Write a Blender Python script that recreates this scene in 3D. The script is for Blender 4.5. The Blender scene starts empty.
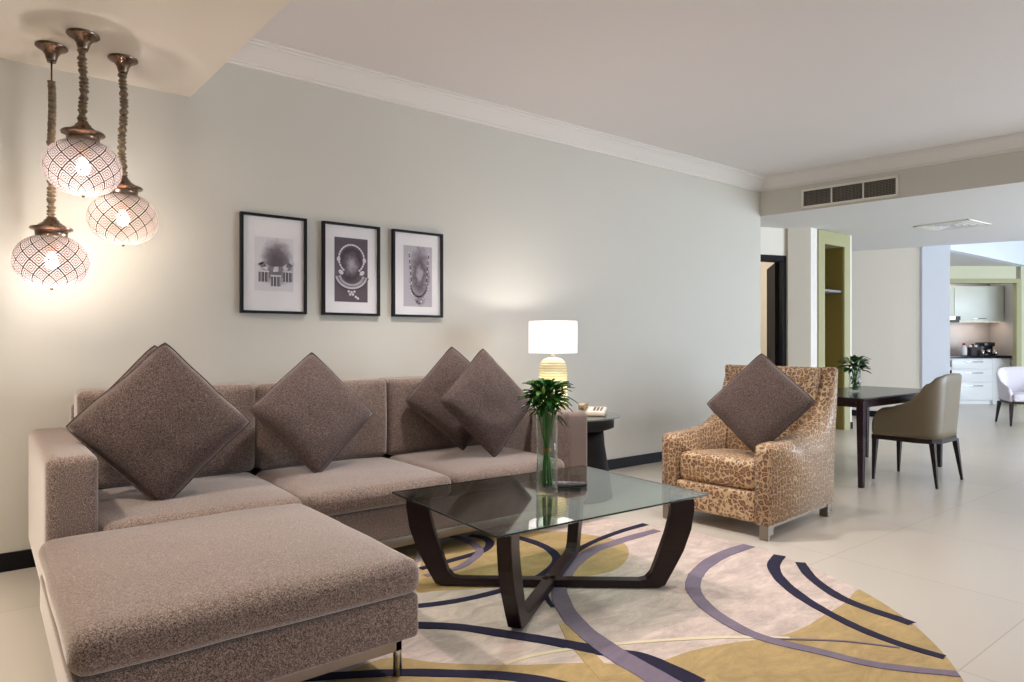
import bpy, bmesh, math, random
from mathutils import Vector, Matrix, noise
PI = math.pi
SC = bpy.context.scene
COL = SC.collection
R = math.radians
HEAD = R(51.8)                      # camera heading measured from the long wall
FW = (math.cos(HEAD), math.sin(HEAD)); RT = (math.sin(HEAD), -math.cos(HEAD))

# ---------------------------------------------------------------- camera
cd = bpy.data.cameras.new('camera'); cam = bpy.data.objects.new('camera', cd); COL.objects.link(cam)
cam.location = (0, 0, 1.15); cam.rotation_euler = (R(90), 0, HEAD - R(90))
cd.sensor_width = 36; cd.lens = 680 / 1024 * 36; cd.clip_start = .05; cd.clip_end = 100
SC.camera = cam
# ---------------------------------------------------------------- look
SC.view_settings.view_transform = 'Standard'; SC.view_settings.look = 'None'
SC.view_settings.gamma = 1; SC.view_settings.use_curve_mapping = False
SC.view_settings.exposure = 0.12
SC.cycles.use_denoising = True
SC.cycles.max_bounces = 10; SC.cycles.diffuse_bounces = 6; SC.cycles.glossy_bounces = 5
SC.cycles.transparent_max_bounces = 16; SC.cycles.transmission_bounces = 8
SC.cycles.caustics_reflective = False; SC.cycles.caustics_refractive = False
SC.cycles.sample_clamp_indirect = 6
W = bpy.data.worlds.new('world'); SC.world = W; W.use_nodes = True
bg = W.node_tree.nodes['Background']; bg.inputs[0].default_value = (.80, .90, 1, 1); bg.inputs[1].default_value = .7

def lamp(name, kind, loc, power, color=(1, 1, 1), rot=(0, 0, 0), size=None, size_y=None, radius=None, spot=None, blend=.6):
    d = bpy.data.lights.new(name, kind); d.energy = power; d.color = color
    if kind == 'AREA':
        d.shape = 'RECTANGLE'; d.size = size; d.size_y = size_y or size
    if radius is not None: d.shadow_soft_size = radius
    if spot: d.spot_size = R(spot); d.spot_blend = blend
    o = bpy.data.objects.new(name, d); COL.objects.link(o); o.location = loc; o.rotation_euler = rot
    return o
WARM = (1, .80, .60); COOL = (.78, .89, 1.0)
# daylight through the windows of the wall behind and to the right of the camera
lamp('daylight_living', 'AREA', (2.6, -2.95, 1.45), 9, (.86, .93, 1), (R(90), 0, 0), 5.0, 2.3)
lamp('daylight_dining', 'AREA', (10.0, -2.95, 1.55), 560, (.76, .87, 1), (R(90), 0, 0), 5.6, 2.5)
# recessed downlights of the living room ceiling
for x, y, e, a in ((.95, 2.8, 400, 98), (2.35, 3.0, 190, 98), (2.9, 1.4, 80, 95), (3.8, 2.5, 60, 80), (3.8, -.3, 14, 130), (5.8, .6, 16, 130)):
    lamp('downlight', 'SPOT', (x, y, 2.90), e, (1, .94, .90), (0, 0, 0), radius=.08, spot=a, blend=.7)
lamp('fill_spot_left', 'SPOT', (-.45, 2.6, 2.52), 190, (1, .89, .76), radius=.08, spot=135, blend=.9)  # extra spot added to brighten the floor and wall at the left
# ---------------------------------------------------------------- materials
def srgb(r, g, b):
    f = lambda v: (v / 255 / 12.92) if v <= 10 else ((v / 255 + .055) / 1.055) ** 2.4
    return (f(r), f(g), f(b), 1)
class NT:
    def __init__(s, name):
        s.m = bpy.data.materials.new(name); s.m.use_nodes = True; s.t = s.m.node_tree; s.n = s.t.nodes; s.l = s.t.links
        s.b = s.n['Principled BSDF']; s.out = s.n['Material Output']
    def node(s, k, **kw):
        n = s.n.new(k)
        for a, v in kw.items(): setattr(n, a, v)
        return n
    def link(s, a, b): s.l.new(a, b)
    def coord(s, k='Object', scale=None):
        o = s.node('ShaderNodeTexCoord').outputs[k]
        if scale:
            mp = s.node('ShaderNodeMapping'); mp.inputs['Scale'].default_value = scale; s.link(o, mp.inputs[0]); o = mp.outputs[0]
        return o
    def noise(s, scale, co=None, detail=3, rough=.5, dist=0):
        n = s.node('ShaderNodeTexNoise'); n.inputs['Scale'].default_value = scale; n.inputs['Detail'].default_value = detail
        n.inputs['Roughness'].default_value = rough; n.inputs['Distortion'].default_value = dist
        s.link(co or s.coord(), n.inputs['Vector']); return n.outputs['Fac']
    def ramp(s, fac, stops, interp='LINEAR'):
        r = s.node('ShaderNodeValToRGB'); r.color_ramp.interpolation = interp
        e = r.color_ramp.elements
        while len(e) < len(stops): e.new(.5)
        for i, (p, c) in enumerate(stops): e[i].position = p; e[i].color = c
        s.link(fac, r.inputs[0]); return r.outputs['Color']
    def math(s, op, a, b=None, c=None):
        n = s.node('ShaderNodeMath', operation=op)
        for i, v in enumerate((a, b, c)):
            if v is None: continue
            if isinstance(v, (int, float)): n.inputs[i].default_value = v
            else: s.link(v, n.inputs[i])
        return n.outputs[0]
    def mix(s, fac, a, b):
        n = s.node('ShaderNodeMix', data_type='RGBA')
        for k, v in ((0, fac), (6, a), (7, b)):
            if isinstance(v, (int, float, tuple)): n.inputs[k].default_value = v
            else: s.link(v, n.inputs[k])
        return n.outputs[2]
    def bump(s, h, strength=.3, dist=.002):
        n = s.node('ShaderNodeBump'); n.inputs['Strength'].default_value = strength; n.inputs['Distance'].default_value = dist
        s.link(h, n.inputs['Height']); s.link(n.outputs[0], s.b.inputs['Normal'])
    def set(s, color=None, rough=None, metal=None, **kw):
        if color is not None:
            if isinstance(color, tuple): s.b.inputs['Base Color'].default_value = color
            else: s.link(color, s.b.inputs['Base Color'])
        if rough is not None: s.b.inputs['Roughness'].default_value = rough
        if metal is not None: s.b.inputs['Metallic'].default_value = metal
        for k, v in kw.items(): s.b.inputs[k.replace('_', ' ')].default_value = v
        return s
M = {}
def plain(name, c, rough=.5, metal=0, var=.06, scale=12, bump=0, **kw):
    t = NT(name); n = t.noise(scale)
    a = tuple(v * (1 - var) for v in c[:3]) + (1,); b = tuple(min(1, v * (1 + var)) for v in c[:3]) + (1,)
    t.set(t.mix(n, a, b), rough, metal, **kw)
    if bump: t.bump(t.noise(scale * 12), bump, .001)
    M[name] = t.m; return t.m
plain('wall', srgb(208, 204, 193), .55, var=.02, scale=1.5, bump=.04)
plain('wall_bounce_dark', srgb(140, 130, 120), .9)  # invented dark finish on the unseen walls, cuts the light they bounce
plain('wall_cool', srgb(230, 236, 248), .6, var=.01)
plain('wall_cream', srgb(232, 225, 212), .6, var=.015)
plain('wall_green', srgb(208, 208, 180), .6, var=.02)
plain('ceiling', srgb(232, 227, 226), .8, var=.01, scale=1)
plain('ceiling_cool', srgb(222, 222, 222), .8, var=.01, scale=1)
plain('soffit', srgb(240, 232, 220), .7, var=.01, scale=1)
plain('plaster_white', srgb(232, 226, 220), .55, var=.01)
plain('baseboard', srgb(13, 12, 17), .5, var=.1, Specular_IOR_Level=.25)
plain('olive_wood', srgb(168, 165, 124), .45, var=.05, scale=3)
plain('olive_dark', srgb(142, 126, 70), .5, var=.05, scale=3)
plain('door_dark', srgb(11, 10, 15), .7, var=.1, Specular_IOR_Level=.2)
plain('brass', srgb(190, 150, 90), .25, 1)
plain('bronze', srgb(128, 108, 94), .22, 1, var=.15, scale=6)
plain('chrome', srgb(200, 200, 200), .15, 1, var=.02)
plain('brushed_metal', srgb(150, 142, 132), .35, 1, var=.05)
plain('frame_black', srgb(14, 12, 14), .45, var=.1, Specular_IOR_Level=.25)
plain('mat_board', srgb(244, 240, 240), .8, var=.01)
plain('grille_white', srgb(232, 226, 214), .5, var=.01)
plain('grille_mesh', srgb(140, 132, 120), .6)
plain('grille_dark', srgb(22, 21, 20), .8, var=.1)
plain('kitchen_white', srgb(236, 238, 238), .35, var=.01)
plain('kitchen_pale', srgb(226, 230, 222), .35, var=.01)
plain('counter_black', srgb(20, 22, 34), .2, var=.1)
plain('splash', srgb(205, 198, 198), .4, var=.03, scale=8)
plain('black_plastic', srgb(20, 20, 22), .3, var=.1)
plain('grey_plastic', srgb(110, 110, 115), .4, var=.05)
plain('cream_plastic', srgb(232, 222, 206), .4, var=.02)
plain('phone_tan', srgb(176, 156, 128), .45, var=.05)
plain('white_plastic', srgb(235, 235, 235), .4, var=.02)
plain('red_plastic', srgb(190, 50, 40), .4)
plain('basket_dark', srgb(58, 42, 46), .6, var=.2, scale=60)
plain('lavender_leather', srgb(216, 210, 218), .45, var=.03)
plain('stem', srgb(60, 130, 30), .45, var=.25, scale=20)
plain('bud', srgb(130, 160, 60), .45, var=.2, scale=30)
plain('rubber_band', srgb(150, 120, 60), .6)
plain('shelf_grey', srgb(140, 140, 145), .4)

def fabric(name, c0, c1, c2, big=.12, bump=.35, scale=330, rough=.95, sheen=.6):
    t = NT(name); f = t.noise(scale, detail=2, rough=.8); g = t.noise(scale * .5, detail=2, rough=.7)
    s = t.math('ADD', t.math('MULTIPLY', f, .6), t.math('MULTIPLY', g, .4))
    col = t.ramp(s, [(.36, c0), (.5, c1), (.62, c2)])
    lg = t.noise(3.5, detail=2)
    col = t.mix(t.math('MULTIPLY', lg, big * 2), col, tuple(v * .6 for v in c1[:3]) + (1,))
    t.set(col, rough, 0, Sheen_Weight=sheen, Sheen_Roughness=.45, Sheen_Tint=(1, .93, .88, 1), Specular_IOR_Level=.2); t.bump(s, bump, .0015); M[name] = t.m
fabric('sofa_fabric', srgb(50, 38, 35), srgb(122, 104, 95), srgb(176, 156, 146), sheen=.75)
fabric('pillow_fabric', srgb(44, 34, 33), srgb(88, 73, 69), srgb(134, 116, 110), sheen=.25)

def rugmat(name, c, v=.12):
    t = NT(name); n = t.ramp(t.noise(5, t.coord('Object', (1, 2.2, 1)), detail=8, rough=.8, dist=.6), [(.36, (0, 0, 0, 1)), (.64, (1, 1, 1, 1))]); f = t.noise(260, detail=2)
    a = tuple(x * (1 - v) for x in c[:3]) + (1,); b = tuple(min(1, x * (1 + v)) for x in c[:3]) + (1,)
    t.set(t.mix(n, a, b), .95); t.bump(f, .5, .004); M[name] = t.m
rugmat('rug_beige', srgb(202, 184, 174), .24); rugmat('rug_gold', srgb(178, 152, 104), .18); rugmat('rug_navy', srgb(26, 20, 50), .25)
rugmat('rug_lilac', srgb(124, 111, 127), .12); rugmat('rug_cream', srgb(222, 208, 178), .05)

# dark lacquered wood with faint grain
def wood(name, a, b, rough=.25, sc=(3, 3, 40), coat=.0):
    t = NT(name); n = t.noise(4, t.coord('Object', sc), detail=5, dist=.8)
    t.set(t.ramp(n, [(.3, a), (.7, b)]), rough, Specular_IOR_Level=.4); M[name] = t.m
wood('espresso_wood', srgb(24, 11, 13), srgb(38, 19, 20), .34)
wood('desk_wood', srgb(32, 18, 26), srgb(48, 28, 36))
wood('side_black', srgb(9, 6, 9), srgb(16, 12, 16), .6)

# beige polished porcelain tiles
t = NT('floor_tile'); co = t.coord('Object')
br = t.node('ShaderNodeTexBrick'); br.offset = 0; br.inputs['Scale'].default_value = 1
for k, v in (('Brick Width', .9), ('Row Height', .9), ('Mortar Size', .0025), ('Mortar Smooth', .1), ('Bias', 0)): br.inputs[k].default_value = v
br.inputs['Color1'].default_value = srgb(208, 199, 187); br.inputs['Color2'].default_value = srgb(203, 194, 182); br.inputs['Mortar'].default_value = srgb(176, 165, 150)
t.link(co, br.inputs['Vector'])
n = t.noise(1.6, co, detail=5, rough=.6)
t.set(t.mix(t.math('MULTIPLY', n, .35), br.outputs[0], srgb(190, 179, 165)), .28)
M['floor_tile'] = t.m

# leopard print
def leopard(name, base, mid, ring, scale, rough, white=0):
    t = NT(name); co = t.coord('Object')
    nz = t.node('ShaderNodeTexNoise'); nz.inputs['Scale'].default_value = 42; nz.inputs['Detail'].default_value = 2; t.link(co, nz.inputs['Vector'])
    va = t.node('ShaderNodeVectorMath', operation='MULTIPLY_ADD'); t.link(nz.outputs['Color'], va.inputs[0]); va.inputs[1].default_value = (.03,) * 3; t.link(co, va.inputs[2])
    v = t.node('ShaderNodeTexVoronoi'); v.inputs['Scale'].default_value = scale; v.inputs['Randomness'].default_value = .75; t.link(va.outputs[0], v.inputs['Vector'])
    v2 = t.node('ShaderNodeTexVoronoi', feature='DISTANCE_TO_EDGE'); v2.inputs['Scale'].default_value = scale; v2.inputs['Randomness'].default_value = .75; t.link(va.outputs[0], v2.inputs['Vector'])
    brk = t.noise(scale * 1.3, co, detail=1)
    e = t.math('ADD', v2.outputs['Distance'], t.math('MULTIPLY', t.math('SUBTRACT', brk, .5), .34))
    col = t.ramp(e, [(.0, base), (.07 if white else .09, base), (.10 if white else .12, ring), (.25, ring), (.31, mid), (1, mid)])
    big = t.noise(5, co, detail=2)
    col = t.mix(t.math('MULTIPLY', big, .25), col, base)
    t.set(col, rough, Sheen_Weight=.2); t.bump(t.noise(300, co), .15, .001); M[name] = t.m
leopard('leopard', srgb(206, 176, 136), srgb(158, 108, 66), srgb(92, 48, 32), 31, .55)
leopard('leopard_side', srgb(206, 184, 150), srgb(172, 130, 90), srgb(124, 76, 50), 28, .38, 1)

plain('chair_leather', srgb(124, 112, 90), .42, var=.05, scale=5, bump=.1)

# clear glass: fresnel reflection over straight transparency
def glass(name, tint, ior=1.5, rough=0.0, refl=(1, 1, 1, 1)):
    t = NT(name); t.n.remove(t.b)
    lw = t.node('ShaderNodeLayerWeight'); f0 = ((ior - 1) / (ior + 1)) ** 2
    fr = t.math('ADD', t.math('MULTIPLY', t.math('POWER', lw.outputs['Facing'], 5), 1 - f0), f0).node
    tr = t.node('ShaderNodeBsdfTransparent'); tr.inputs[0].default_value = tint
    gl = t.node('ShaderNodeBsdfGlossy'); gl.inputs['Roughness'].default_value = rough; gl.inputs[0].default_value = refl
    mx = t.node('ShaderNodeMixShader'); t.link(fr.outputs[0], mx.inputs[0]); t.link(tr.outputs[0], mx.inputs[1]); t.link(gl.outputs[0], mx.inputs[2])
    t.link(mx.outputs[0], t.out.inputs[0]); M[name] = t.m; return t
glass('table_glass', (.68, .76, .73, 1), 2.1)
glass('clear_glass', (.93, .95, .94, 1), 1.45)
glass('picture_glass', (.98, .98, .98, 1), 1.25)
glass('water', (.86, .92, .88, 1), 1.2)
plain('glass_edge', srgb(14, 34, 30), .1)

t = NT('leaf'); oi = t.noise(14); t.set(t.ramp(oi, [(.3, srgb(20, 66, 20)), (.55, srgb(44, 104, 34)), (.75, srgb(92, 146, 56))]), .4); M['leaf'] = t.m

def emit(name, c, s):
    t = NT(name); t.set(c, .5); t.b.inputs['Emission Color'].default_value = c; t.b.inputs['Emission Strength'].default_value = s; M[name] = t.m
emit('bulb', (1, .86, .70, 1), 25); emit('bulb_cool', (.93, .86, 1, 1), 30)
emit('led', (1, .85, .65, 1), 5); emit('hood_light', (.85, 1, .6, 1), 1.6)
# lamp shade: lit white cloth
t = NT('lampshade'); t.n.remove(t.b)
tl = t.node('ShaderNodeBsdfTranslucent'); tl.inputs[0].default_value = (.9, .86, .84, 1)
df = t.node('ShaderNodeBsdfDiffuse'); df.inputs[0].default_value = (.88, .85, .85, 1)
em = t.node('ShaderNodeEmission'); em.inputs[0].default_value = (1, .95, .96, 1); em.inputs[1].default_value = .55
a = t.node('ShaderNodeMixShader'); a.inputs[0].default_value = .6; t.link(df.outputs[0], a.inputs[1]); t.link(tl.outputs[0], a.inputs[2])
b = t.node('ShaderNodeAddShader'); t.link(a.outputs[0], b.inputs[0]); t.link(em.outputs[0], b.inputs[1]); t.link(b.outputs[0], t.out.inputs[0]); M['lampshade'] = t.m
# ribbed yellowish glass of the lamp body
t = NT('amber_glass'); t.n.remove(t.b)
w = t.node('ShaderNodeTexWave', bands_direction='Z'); w.inputs['Scale'].default_value = 17; w.inputs['Distortion'].default_value = 2.5; w.inputs['Detail'].default_value = 1; t.link(t.coord(), w.inputs[0])
cl = t.ramp(w.outputs['Color'], [(.0, srgb(214, 190, 130)), (.25, srgb(234, 226, 188)), (1, srgb(240, 236, 214))])
tl = t.node('ShaderNodeBsdfTranslucent'); df = t.node('ShaderNodeBsdfDiffuse'); t.link(cl, tl.inputs[0]); t.link(cl, df.inputs[0])
gl = t.node('ShaderNodeBsdfGlossy'); gl.inputs['Roughness'].default_value = .08
a = t.node('ShaderNodeMixShader'); a.inputs[0].default_value = .5; t.link(df.outputs[0], a.inputs[1]); t.link(tl.outputs[0], a.inputs[2])
fr = t.node('ShaderNodeFresnel'); b = t.node('ShaderNodeMixShader'); t.link(fr.outputs[0], b.inputs[0]); t.link(a.outputs[0], b.inputs[1]); t.link(gl.outputs[0], b.inputs[2])
bp = t.node('ShaderNodeBump'); bp.inputs['Strength'].default_value = .6; bp.inputs['Distance'].default_value = .006; t.link(w.outputs['Color'], bp.inputs['Height']); t.link(bp.outputs[0], gl.inputs['Normal']); t.link(bp.outputs[0], df.inputs['Normal'])
t.link(b.outputs[0], t.out.inputs[0]); M['amber_glass'] = t.m
# pierced metal of the lantern globes (pattern runs over the UV of the globe)
t = NT('pierced_metal'); t.n.remove(t.b)
sp = t.node('ShaderNodeSeparateXYZ'); t.link(t.coord('UV'), sp.inputs[0])
U_, V_ = sp.outputs[0], sp.outputs[1]
def tri(x): return t.math('ABSOLUTE', t.math('SUBTRACT', t.math('FRACT', x), .5))      # 0 at cell centre, .5 at border
p = t.math('ADD', t.math('MULTIPLY', U_, 13), t.math('MULTIPLY', V_, 4.6)); q = t.math('SUBTRACT', t.math('MULTIPLY', U_, 13), t.math('MULTIPLY', V_, 4.6))
tp, tq = tri(p), tri(q)
line = t.math('GREATER_THAN', t.math('MAXIMUM', tp, tq), .455)
rad = t.math('SQRT', t.math('ADD', t.math('POWER', tp, 2), t.math('POWER', tq, 2)))
dmx = t.math('MAXIMUM', tp, tq)
rings = t.math('SINE', t.math('MULTIPLY', dmx, 36))
fil = t.math('MULTIPLY', t.math('SINE', t.math('MULTIPLY', p, 18.85)), t.math('SINE', t.math('MULTIPLY', q, 18.85)))
hole = t.math('MULTIPLY', t.math('GREATER_THAN', t.math('ADD', t.math('MULTIPLY', fil, .7), rings), -.05), t.math('SUBTRACT', 1, line))
mcol = t.mix(line, srgb(84, 64, 56), srgb(40, 28, 24))
df = t.node('ShaderNodeBsdfDiffuse'); t.link(mcol, df.inputs[0])
gl = t.node('ShaderNodeBsdfGlossy'); gl.inputs['Roughness'].default_value = .3; t.link(mcol, gl.inputs[0])
metal = t.node('ShaderNodeMixShader'); metal.inputs[0].default_value = .35; t.link(df.outputs[0], metal.inputs[1]); t.link(gl.outputs[0], metal.inputs[2])
tl = t.node('ShaderNodeBsdfTranslucent'); tl.inputs[0].default_value = (.021, .020, .020, 1)
d2 = t.node('ShaderNodeBsdfDiffuse'); d2.inputs[0].default_value = (.3, .28, .27, 1)
tr = t.node('ShaderNodeBsdfTransparent')
a = t.node('ShaderNodeAddShader'); t.link(tl.outputs[0], a.inputs[0]); t.link(d2.outputs[0], a.inputs[1])
b = t.node('ShaderNodeMixShader'); b.inputs[0].default_value = .38; t.link(a.outputs[0], b.inputs[1]); t.link(tr.outputs[0], b.inputs[2])
c = t.node('ShaderNodeMixShader'); t.link(hole, c.inputs[0]); t.link(metal.outputs[0], c.inputs[1]); t.link(b.outputs[0], c.inputs[2])
t.link(c.outputs[0], t.out.inputs[0]); M['pierced_metal'] = t.m
# gathered velvet sleeve
t = NT('sleeve_velvet'); t.set(t.ramp(t.noise(60, t.coord(), detail=3), [(.3, srgb(62, 46, 28)), (.6, srgb(112, 90, 58)), (.8, srgb(168, 142, 98))]), .5, Sheen_Weight=.6); M['sleeve_velvet'] = t.m
# smoky print backgrounds of the three photographs
def smoke(name, off, a, b, c):
    t = NT(name); co = t.coord('Object'); mp = t.node('ShaderNodeMapping'); mp.inputs['Location'].default_value = (off, off, off); t.link(co, mp.inputs[0])
    t.set(t.ramp(t.noise(7, mp.outputs[0], detail=5, rough=.6, dist=.4), [(.32, a), (.5, b), (.68, c)]), .7); M[name] = t.m
smoke('print_pale', 3, srgb(170, 160, 166), srgb(214, 208, 212), srgb(226, 222, 224))
smoke('print_dark', 9, srgb(70, 58, 66), srgb(120, 106, 116), srgb(170, 158, 166))
smoke('print_mid', 15, srgb(110, 98, 106), srgb(150, 140, 148), srgb(196, 188, 194))
smoke('print_smudge', 21, srgb(84, 74, 80), srgb(120, 110, 116), srgb(150, 140, 146))
def photo(name, c, sc, stops, nz=.5):
    t = NT(name); mp = t.node('ShaderNodeMapping'); mp.inputs['Location'].default_value = tuple(-a * b for a, b in zip(c, sc)); mp.inputs['Scale'].default_value = sc; t.link(t.coord(), mp.inputs[0])
    ln = t.node('ShaderNodeVectorMath', operation='LENGTH'); t.link(mp.outputs[0], ln.inputs[0])
    e = t.math('ADD', ln.outputs['Value'], t.math('MULTIPLY', t.math('SUBTRACT', t.noise(22, detail=5, rough=.7), .5), nz))
    t.set(t.ramp(e, stops), .7); M[name] = t.m
photo('print_pale', (.222, 0, .315), (8.5, 0, 6.2), [(.2, srgb(96, 84, 92)), (.55, srgb(128, 118, 124)), (.85, srgb(206, 200, 206)), (1, srgb(228, 224, 228))], .7)
photo('print_dark', (.205, 0, .34), (11, 0, 8), [(.1, srgb(176, 168, 174)), (.45, srgb(112, 100, 108)), (.8, srgb(66, 54, 62)), (1, srgb(96, 84, 92))], .9)
photo('print_mid', (.22, 0, .30), (11, 0, 4.5), [(.1, srgb(168, 160, 166)), (.4, srgb(96, 84, 92)), (.75, srgb(150, 142, 150)), (1, srgb(190, 184, 190))], .9)
plain('ink_dark', srgb(66, 56, 62), .8, var=.2, scale=60); plain('ink_light', srgb(222, 216, 220), .8, var=.1, scale=60); plain('ink_mid', srgb(140, 130, 136), .8, var=.3, scale=80)

# ---------------------------------------------------------------- builders
def link(name, bm, mat, parent=None, smooth=True, loc=None):
    me = bpy.data.meshes.new(name); bm.normal_update()
    for f in bm.faces: f.smooth = smooth
    bm.to_mesh(me); bm.free()
    for m in (mat if isinstance(mat, (list, tuple)) else [mat]): me.materials.append(M[m])
    o = bpy.data.objects.new(name, me); COL.objects.link(o)
    if loc: o.location = loc
    if parent: o.parent = parent
    return o
def tag(o, label=None, cat=None, group=None):
    if label: o['label'] = label
    if cat: o['category'] = cat
    if group: o['group'] = group
    return o
def thing(name, label, cat, loc=(0, 0, 0), rz=0, group=None):
    o = bpy.data.objects.new(name, None); COL.objects.link(o); o.empty_display_size = .1
    o.location = loc; o.rotation_euler = (0, 0, rz); return tag(o, label, cat, group)
def struct(name, bm, mat, smooth=False):
    o = link(name, bm, mat, None, smooth); o['kind'] = 'structure'; return o
def dup(root, loc, rz, label, parts=True):
    r = root.copy(); COL.objects.link(r); r.location = loc; r.rotation_euler = (0, 0, rz); r['label'] = label
    for ch in list(root.children):
        c = ch.copy(); COL.objects.link(c); c.parent = r
        for g in ch.children:
            d = g.copy(); COL.objects.link(d); d.parent = c
    return r
def NB(): return bmesh.new()
def box(bm, x0, x1, y0, y1, z0, z1, mat=0):
    v = [bm.verts.new(p) for p in ((x0, y0, z0), (x1, y0, z0), (x1, y1, z0), (x0, y1, z0), (x0, y0, z1), (x1, y0, z1), (x1, y1, z1), (x0, y1, z1))]
    for q in ((3, 2, 1, 0), (4, 5, 6, 7), (0, 1, 5, 4), (1, 2, 6, 5), (2, 3, 7, 6), (3, 0, 4, 7)):
        bm.faces.new([v[i] for i in q]).material_index = mat
    return v
def bevel(bm, w=.003, seg=2):
    bmesh.ops.remove_doubles(bm, verts=bm.verts, dist=1e-6)
    bmesh.ops.bevel(bm, geom=list(bm.edges), offset=w, segments=seg, profile=.5, affect='EDGES', clamp_overlap=True); return bm
def bbox(x0, x1, y0, y1, z0, z1, w=.003, seg=2):
    bm = NB(); box(bm, x0, x1, y0, y1, z0, z1); return bevel(bm, w, seg)
def prism(bm, pts, z0, z1, mat=0):          # plan polygon extruded up
    a = [bm.verts.new((x, y, z0)) for x, y in pts]; b = [bm.verts.new((x, y, z1)) for x, y in pts]; n = len(pts)
    bm.faces.new(a[::-1]).material_index = mat; bm.faces.new(b).material_index = mat
    for i in range(n): bm.faces.new((a[i], a[(i + 1) % n], b[(i + 1) % n], b[i])).material_index = mat
def slab(bm, a, b, z0, z1, th):             # vertical wall slab from plan point a to b, thickened to its left
    dx, dy = b[0] - a[0], b[1] - a[1]; l = math.hypot(dx, dy); nx, ny = -dy / l * th, dx / l * th
    prism(bm, [a, b, (b[0] + nx, b[1] + ny), (a[0] + nx, a[1] + ny)], z0, z1)
def profile(bm, pts, f, t0, t1):            # closed outline pts (s, z) swept between t0, t1; f maps (s, t, z) to a point
    a = [bm.verts.new(f(s, t0, z)) for s, z in pts]; b = [bm.verts.new(f(s, t1, z)) for s, z in pts]; n = len(pts)
    bm.faces.new(a); bm.faces.new(b[::-1])
    for i in range(n): bm.faces.new((a[(i + 1) % n], a[i], b[i], b[(i + 1) % n]))
    bmesh.ops.recalc_face_normals(bm, faces=bm.faces)
def lathe(bm, prof, n=32, c=(0, 0, 0), uv=False, wob=None):
    rows = []
    for i, (r, z) in enumerate(prof):
        rows.append([bm.verts.new((c[0] + math.cos(2 * PI * k / n) * r * (wob(i, k) if wob else 1), c[1] + math.sin(2 * PI * k / n) * r * (wob(i, k) if wob else 1), c[2] + z)) for k in range(n)])
    lay = bm.loops.layers.uv.verify() if uv else None
    m = len(prof) - 1
    for i in range(m):
        for k in range(n):
            f = bm.faces.new((rows[i][k], rows[i][(k + 1) % n], rows[i + 1][(k + 1) % n], rows[i + 1][k]))
            if uv:
                for lp, (uu, vv) in zip(f.loops, ((k, i), (k + 1, i), (k + 1, i + 1), (k, i + 1))): lp[lay].uv = (uu / n, vv / m)
    return rows
def cap(bm, row): bm.faces.new(row)
def tube(bm, pts, rad, n=8, caps=True):
    pts = [Vector(p) for p in pts]; rows = []; up = None
    for i, p in enumerate(pts):
        d = (pts[min(i + 1, len(pts) - 1)] - pts[max(i - 1, 0)]).normalized()
        if up is None: up = d.orthogonal().normalized()
        up = (up - d * up.dot(d)).normalized(); s = d.cross(up); r = rad[i] if isinstance(rad, (list, tuple)) else rad
        rows.append([bm.verts.new(p + up * math.cos(2 * PI * k / n) * r + s * math.sin(2 * PI * k / n) * r) for k in range(n)])
    for i in range(len(rows) - 1):
        for k in range(n): bm.faces.new((rows[i][k], rows[i][(k + 1) % n], rows[i + 1][(k + 1) % n], rows[i + 1][k]))
    if caps: bm.faces.new(rows[0][::-1]); bm.faces.new(rows[-1])
def cushion_box(x0, x1, y0, y1, z0, z1, r=.04, top=0, front=0, n=14, wob=0, seed=0, back=0, sides=0):
    """soft rounded box; top / front (y0) / back / sides bulge by the given amounts"""
    lo, hi = (x0, y0, z0), (x1, y1, z1)
    ax = []
    for a in range(3):
        rr = min(r, (hi[a] - lo[a]) / 2 * .98); e = [0, .12, .35, .65, 1.0]
        pts = [lo[a] + rr * k for k in e] + [lo[a] + rr + (hi[a] - lo[a] - 2 * rr) * k / n for k in range(1, n)] + [hi[a] - rr * k for k in e[::-1]]
        ax.append(pts)
    bm = NB(); vd = {}; N = [len(a) - 1 for a in ax]
    def vert(i, j, k):
        key = (i, j, k)
        if key not in vd:
            p = Vector((ax[0][i], ax[1][j], ax[2][k]))
            q = Vector([min(max(p[a], lo[a] + r), hi[a] - r) if hi[a] - lo[a] > 2 * r else (lo[a] + hi[a]) / 2 for a in range(3)])
            d = p - q; rr = Vector([min(r, (hi[a] - lo[a]) / 2) for a in range(3)])
            s = Vector((d.x / rr.x, d.y / rr.y, d.z / rr.z))
            if s.length > 1: s.normalize()
            p = q + Vector((s.x * rr.x, s.y * rr.y, s.z * rr.z))
            u, v, w = [(2 * (p[a] - lo[a]) / (hi[a] - lo[a]) - 1) for a in range(3)]
            g = lambda m: max(0, 1 - abs(m) ** 2.6)
            if w > 0: p.z += top * g(u) * g(v) * w
            if v < 0: p.y += front * g(u) * g(w) * v
            if v > 0: p.y += back * g(u) * g(w) * v
            p.x += sides * g(v) * g(w) * u
            if wob: p += noise.noise_vector(p * 4 + Vector((seed, 0, 0))) * wob
            vd[key] = bm.verts.new(p)
        return vd[key]
    for a in range(3):
        b, c = (a + 1) % 3, (a + 2) % 3
        for side in (0, N[a]):
            for i in range(N[b]):
                for j in range(N[c]):
                    q = []
                    for di, dj in ((0, 0), (1, 0), (1, 1), (0, 1)):
                        idx = [0, 0, 0]; idx[a] = side; idx[b] = i + di; idx[c] = j + dj; q.append(vert(*idx))
                    if side == 0: q = q[::-1]
                    bm.faces.new(q)
    return bm
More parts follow.
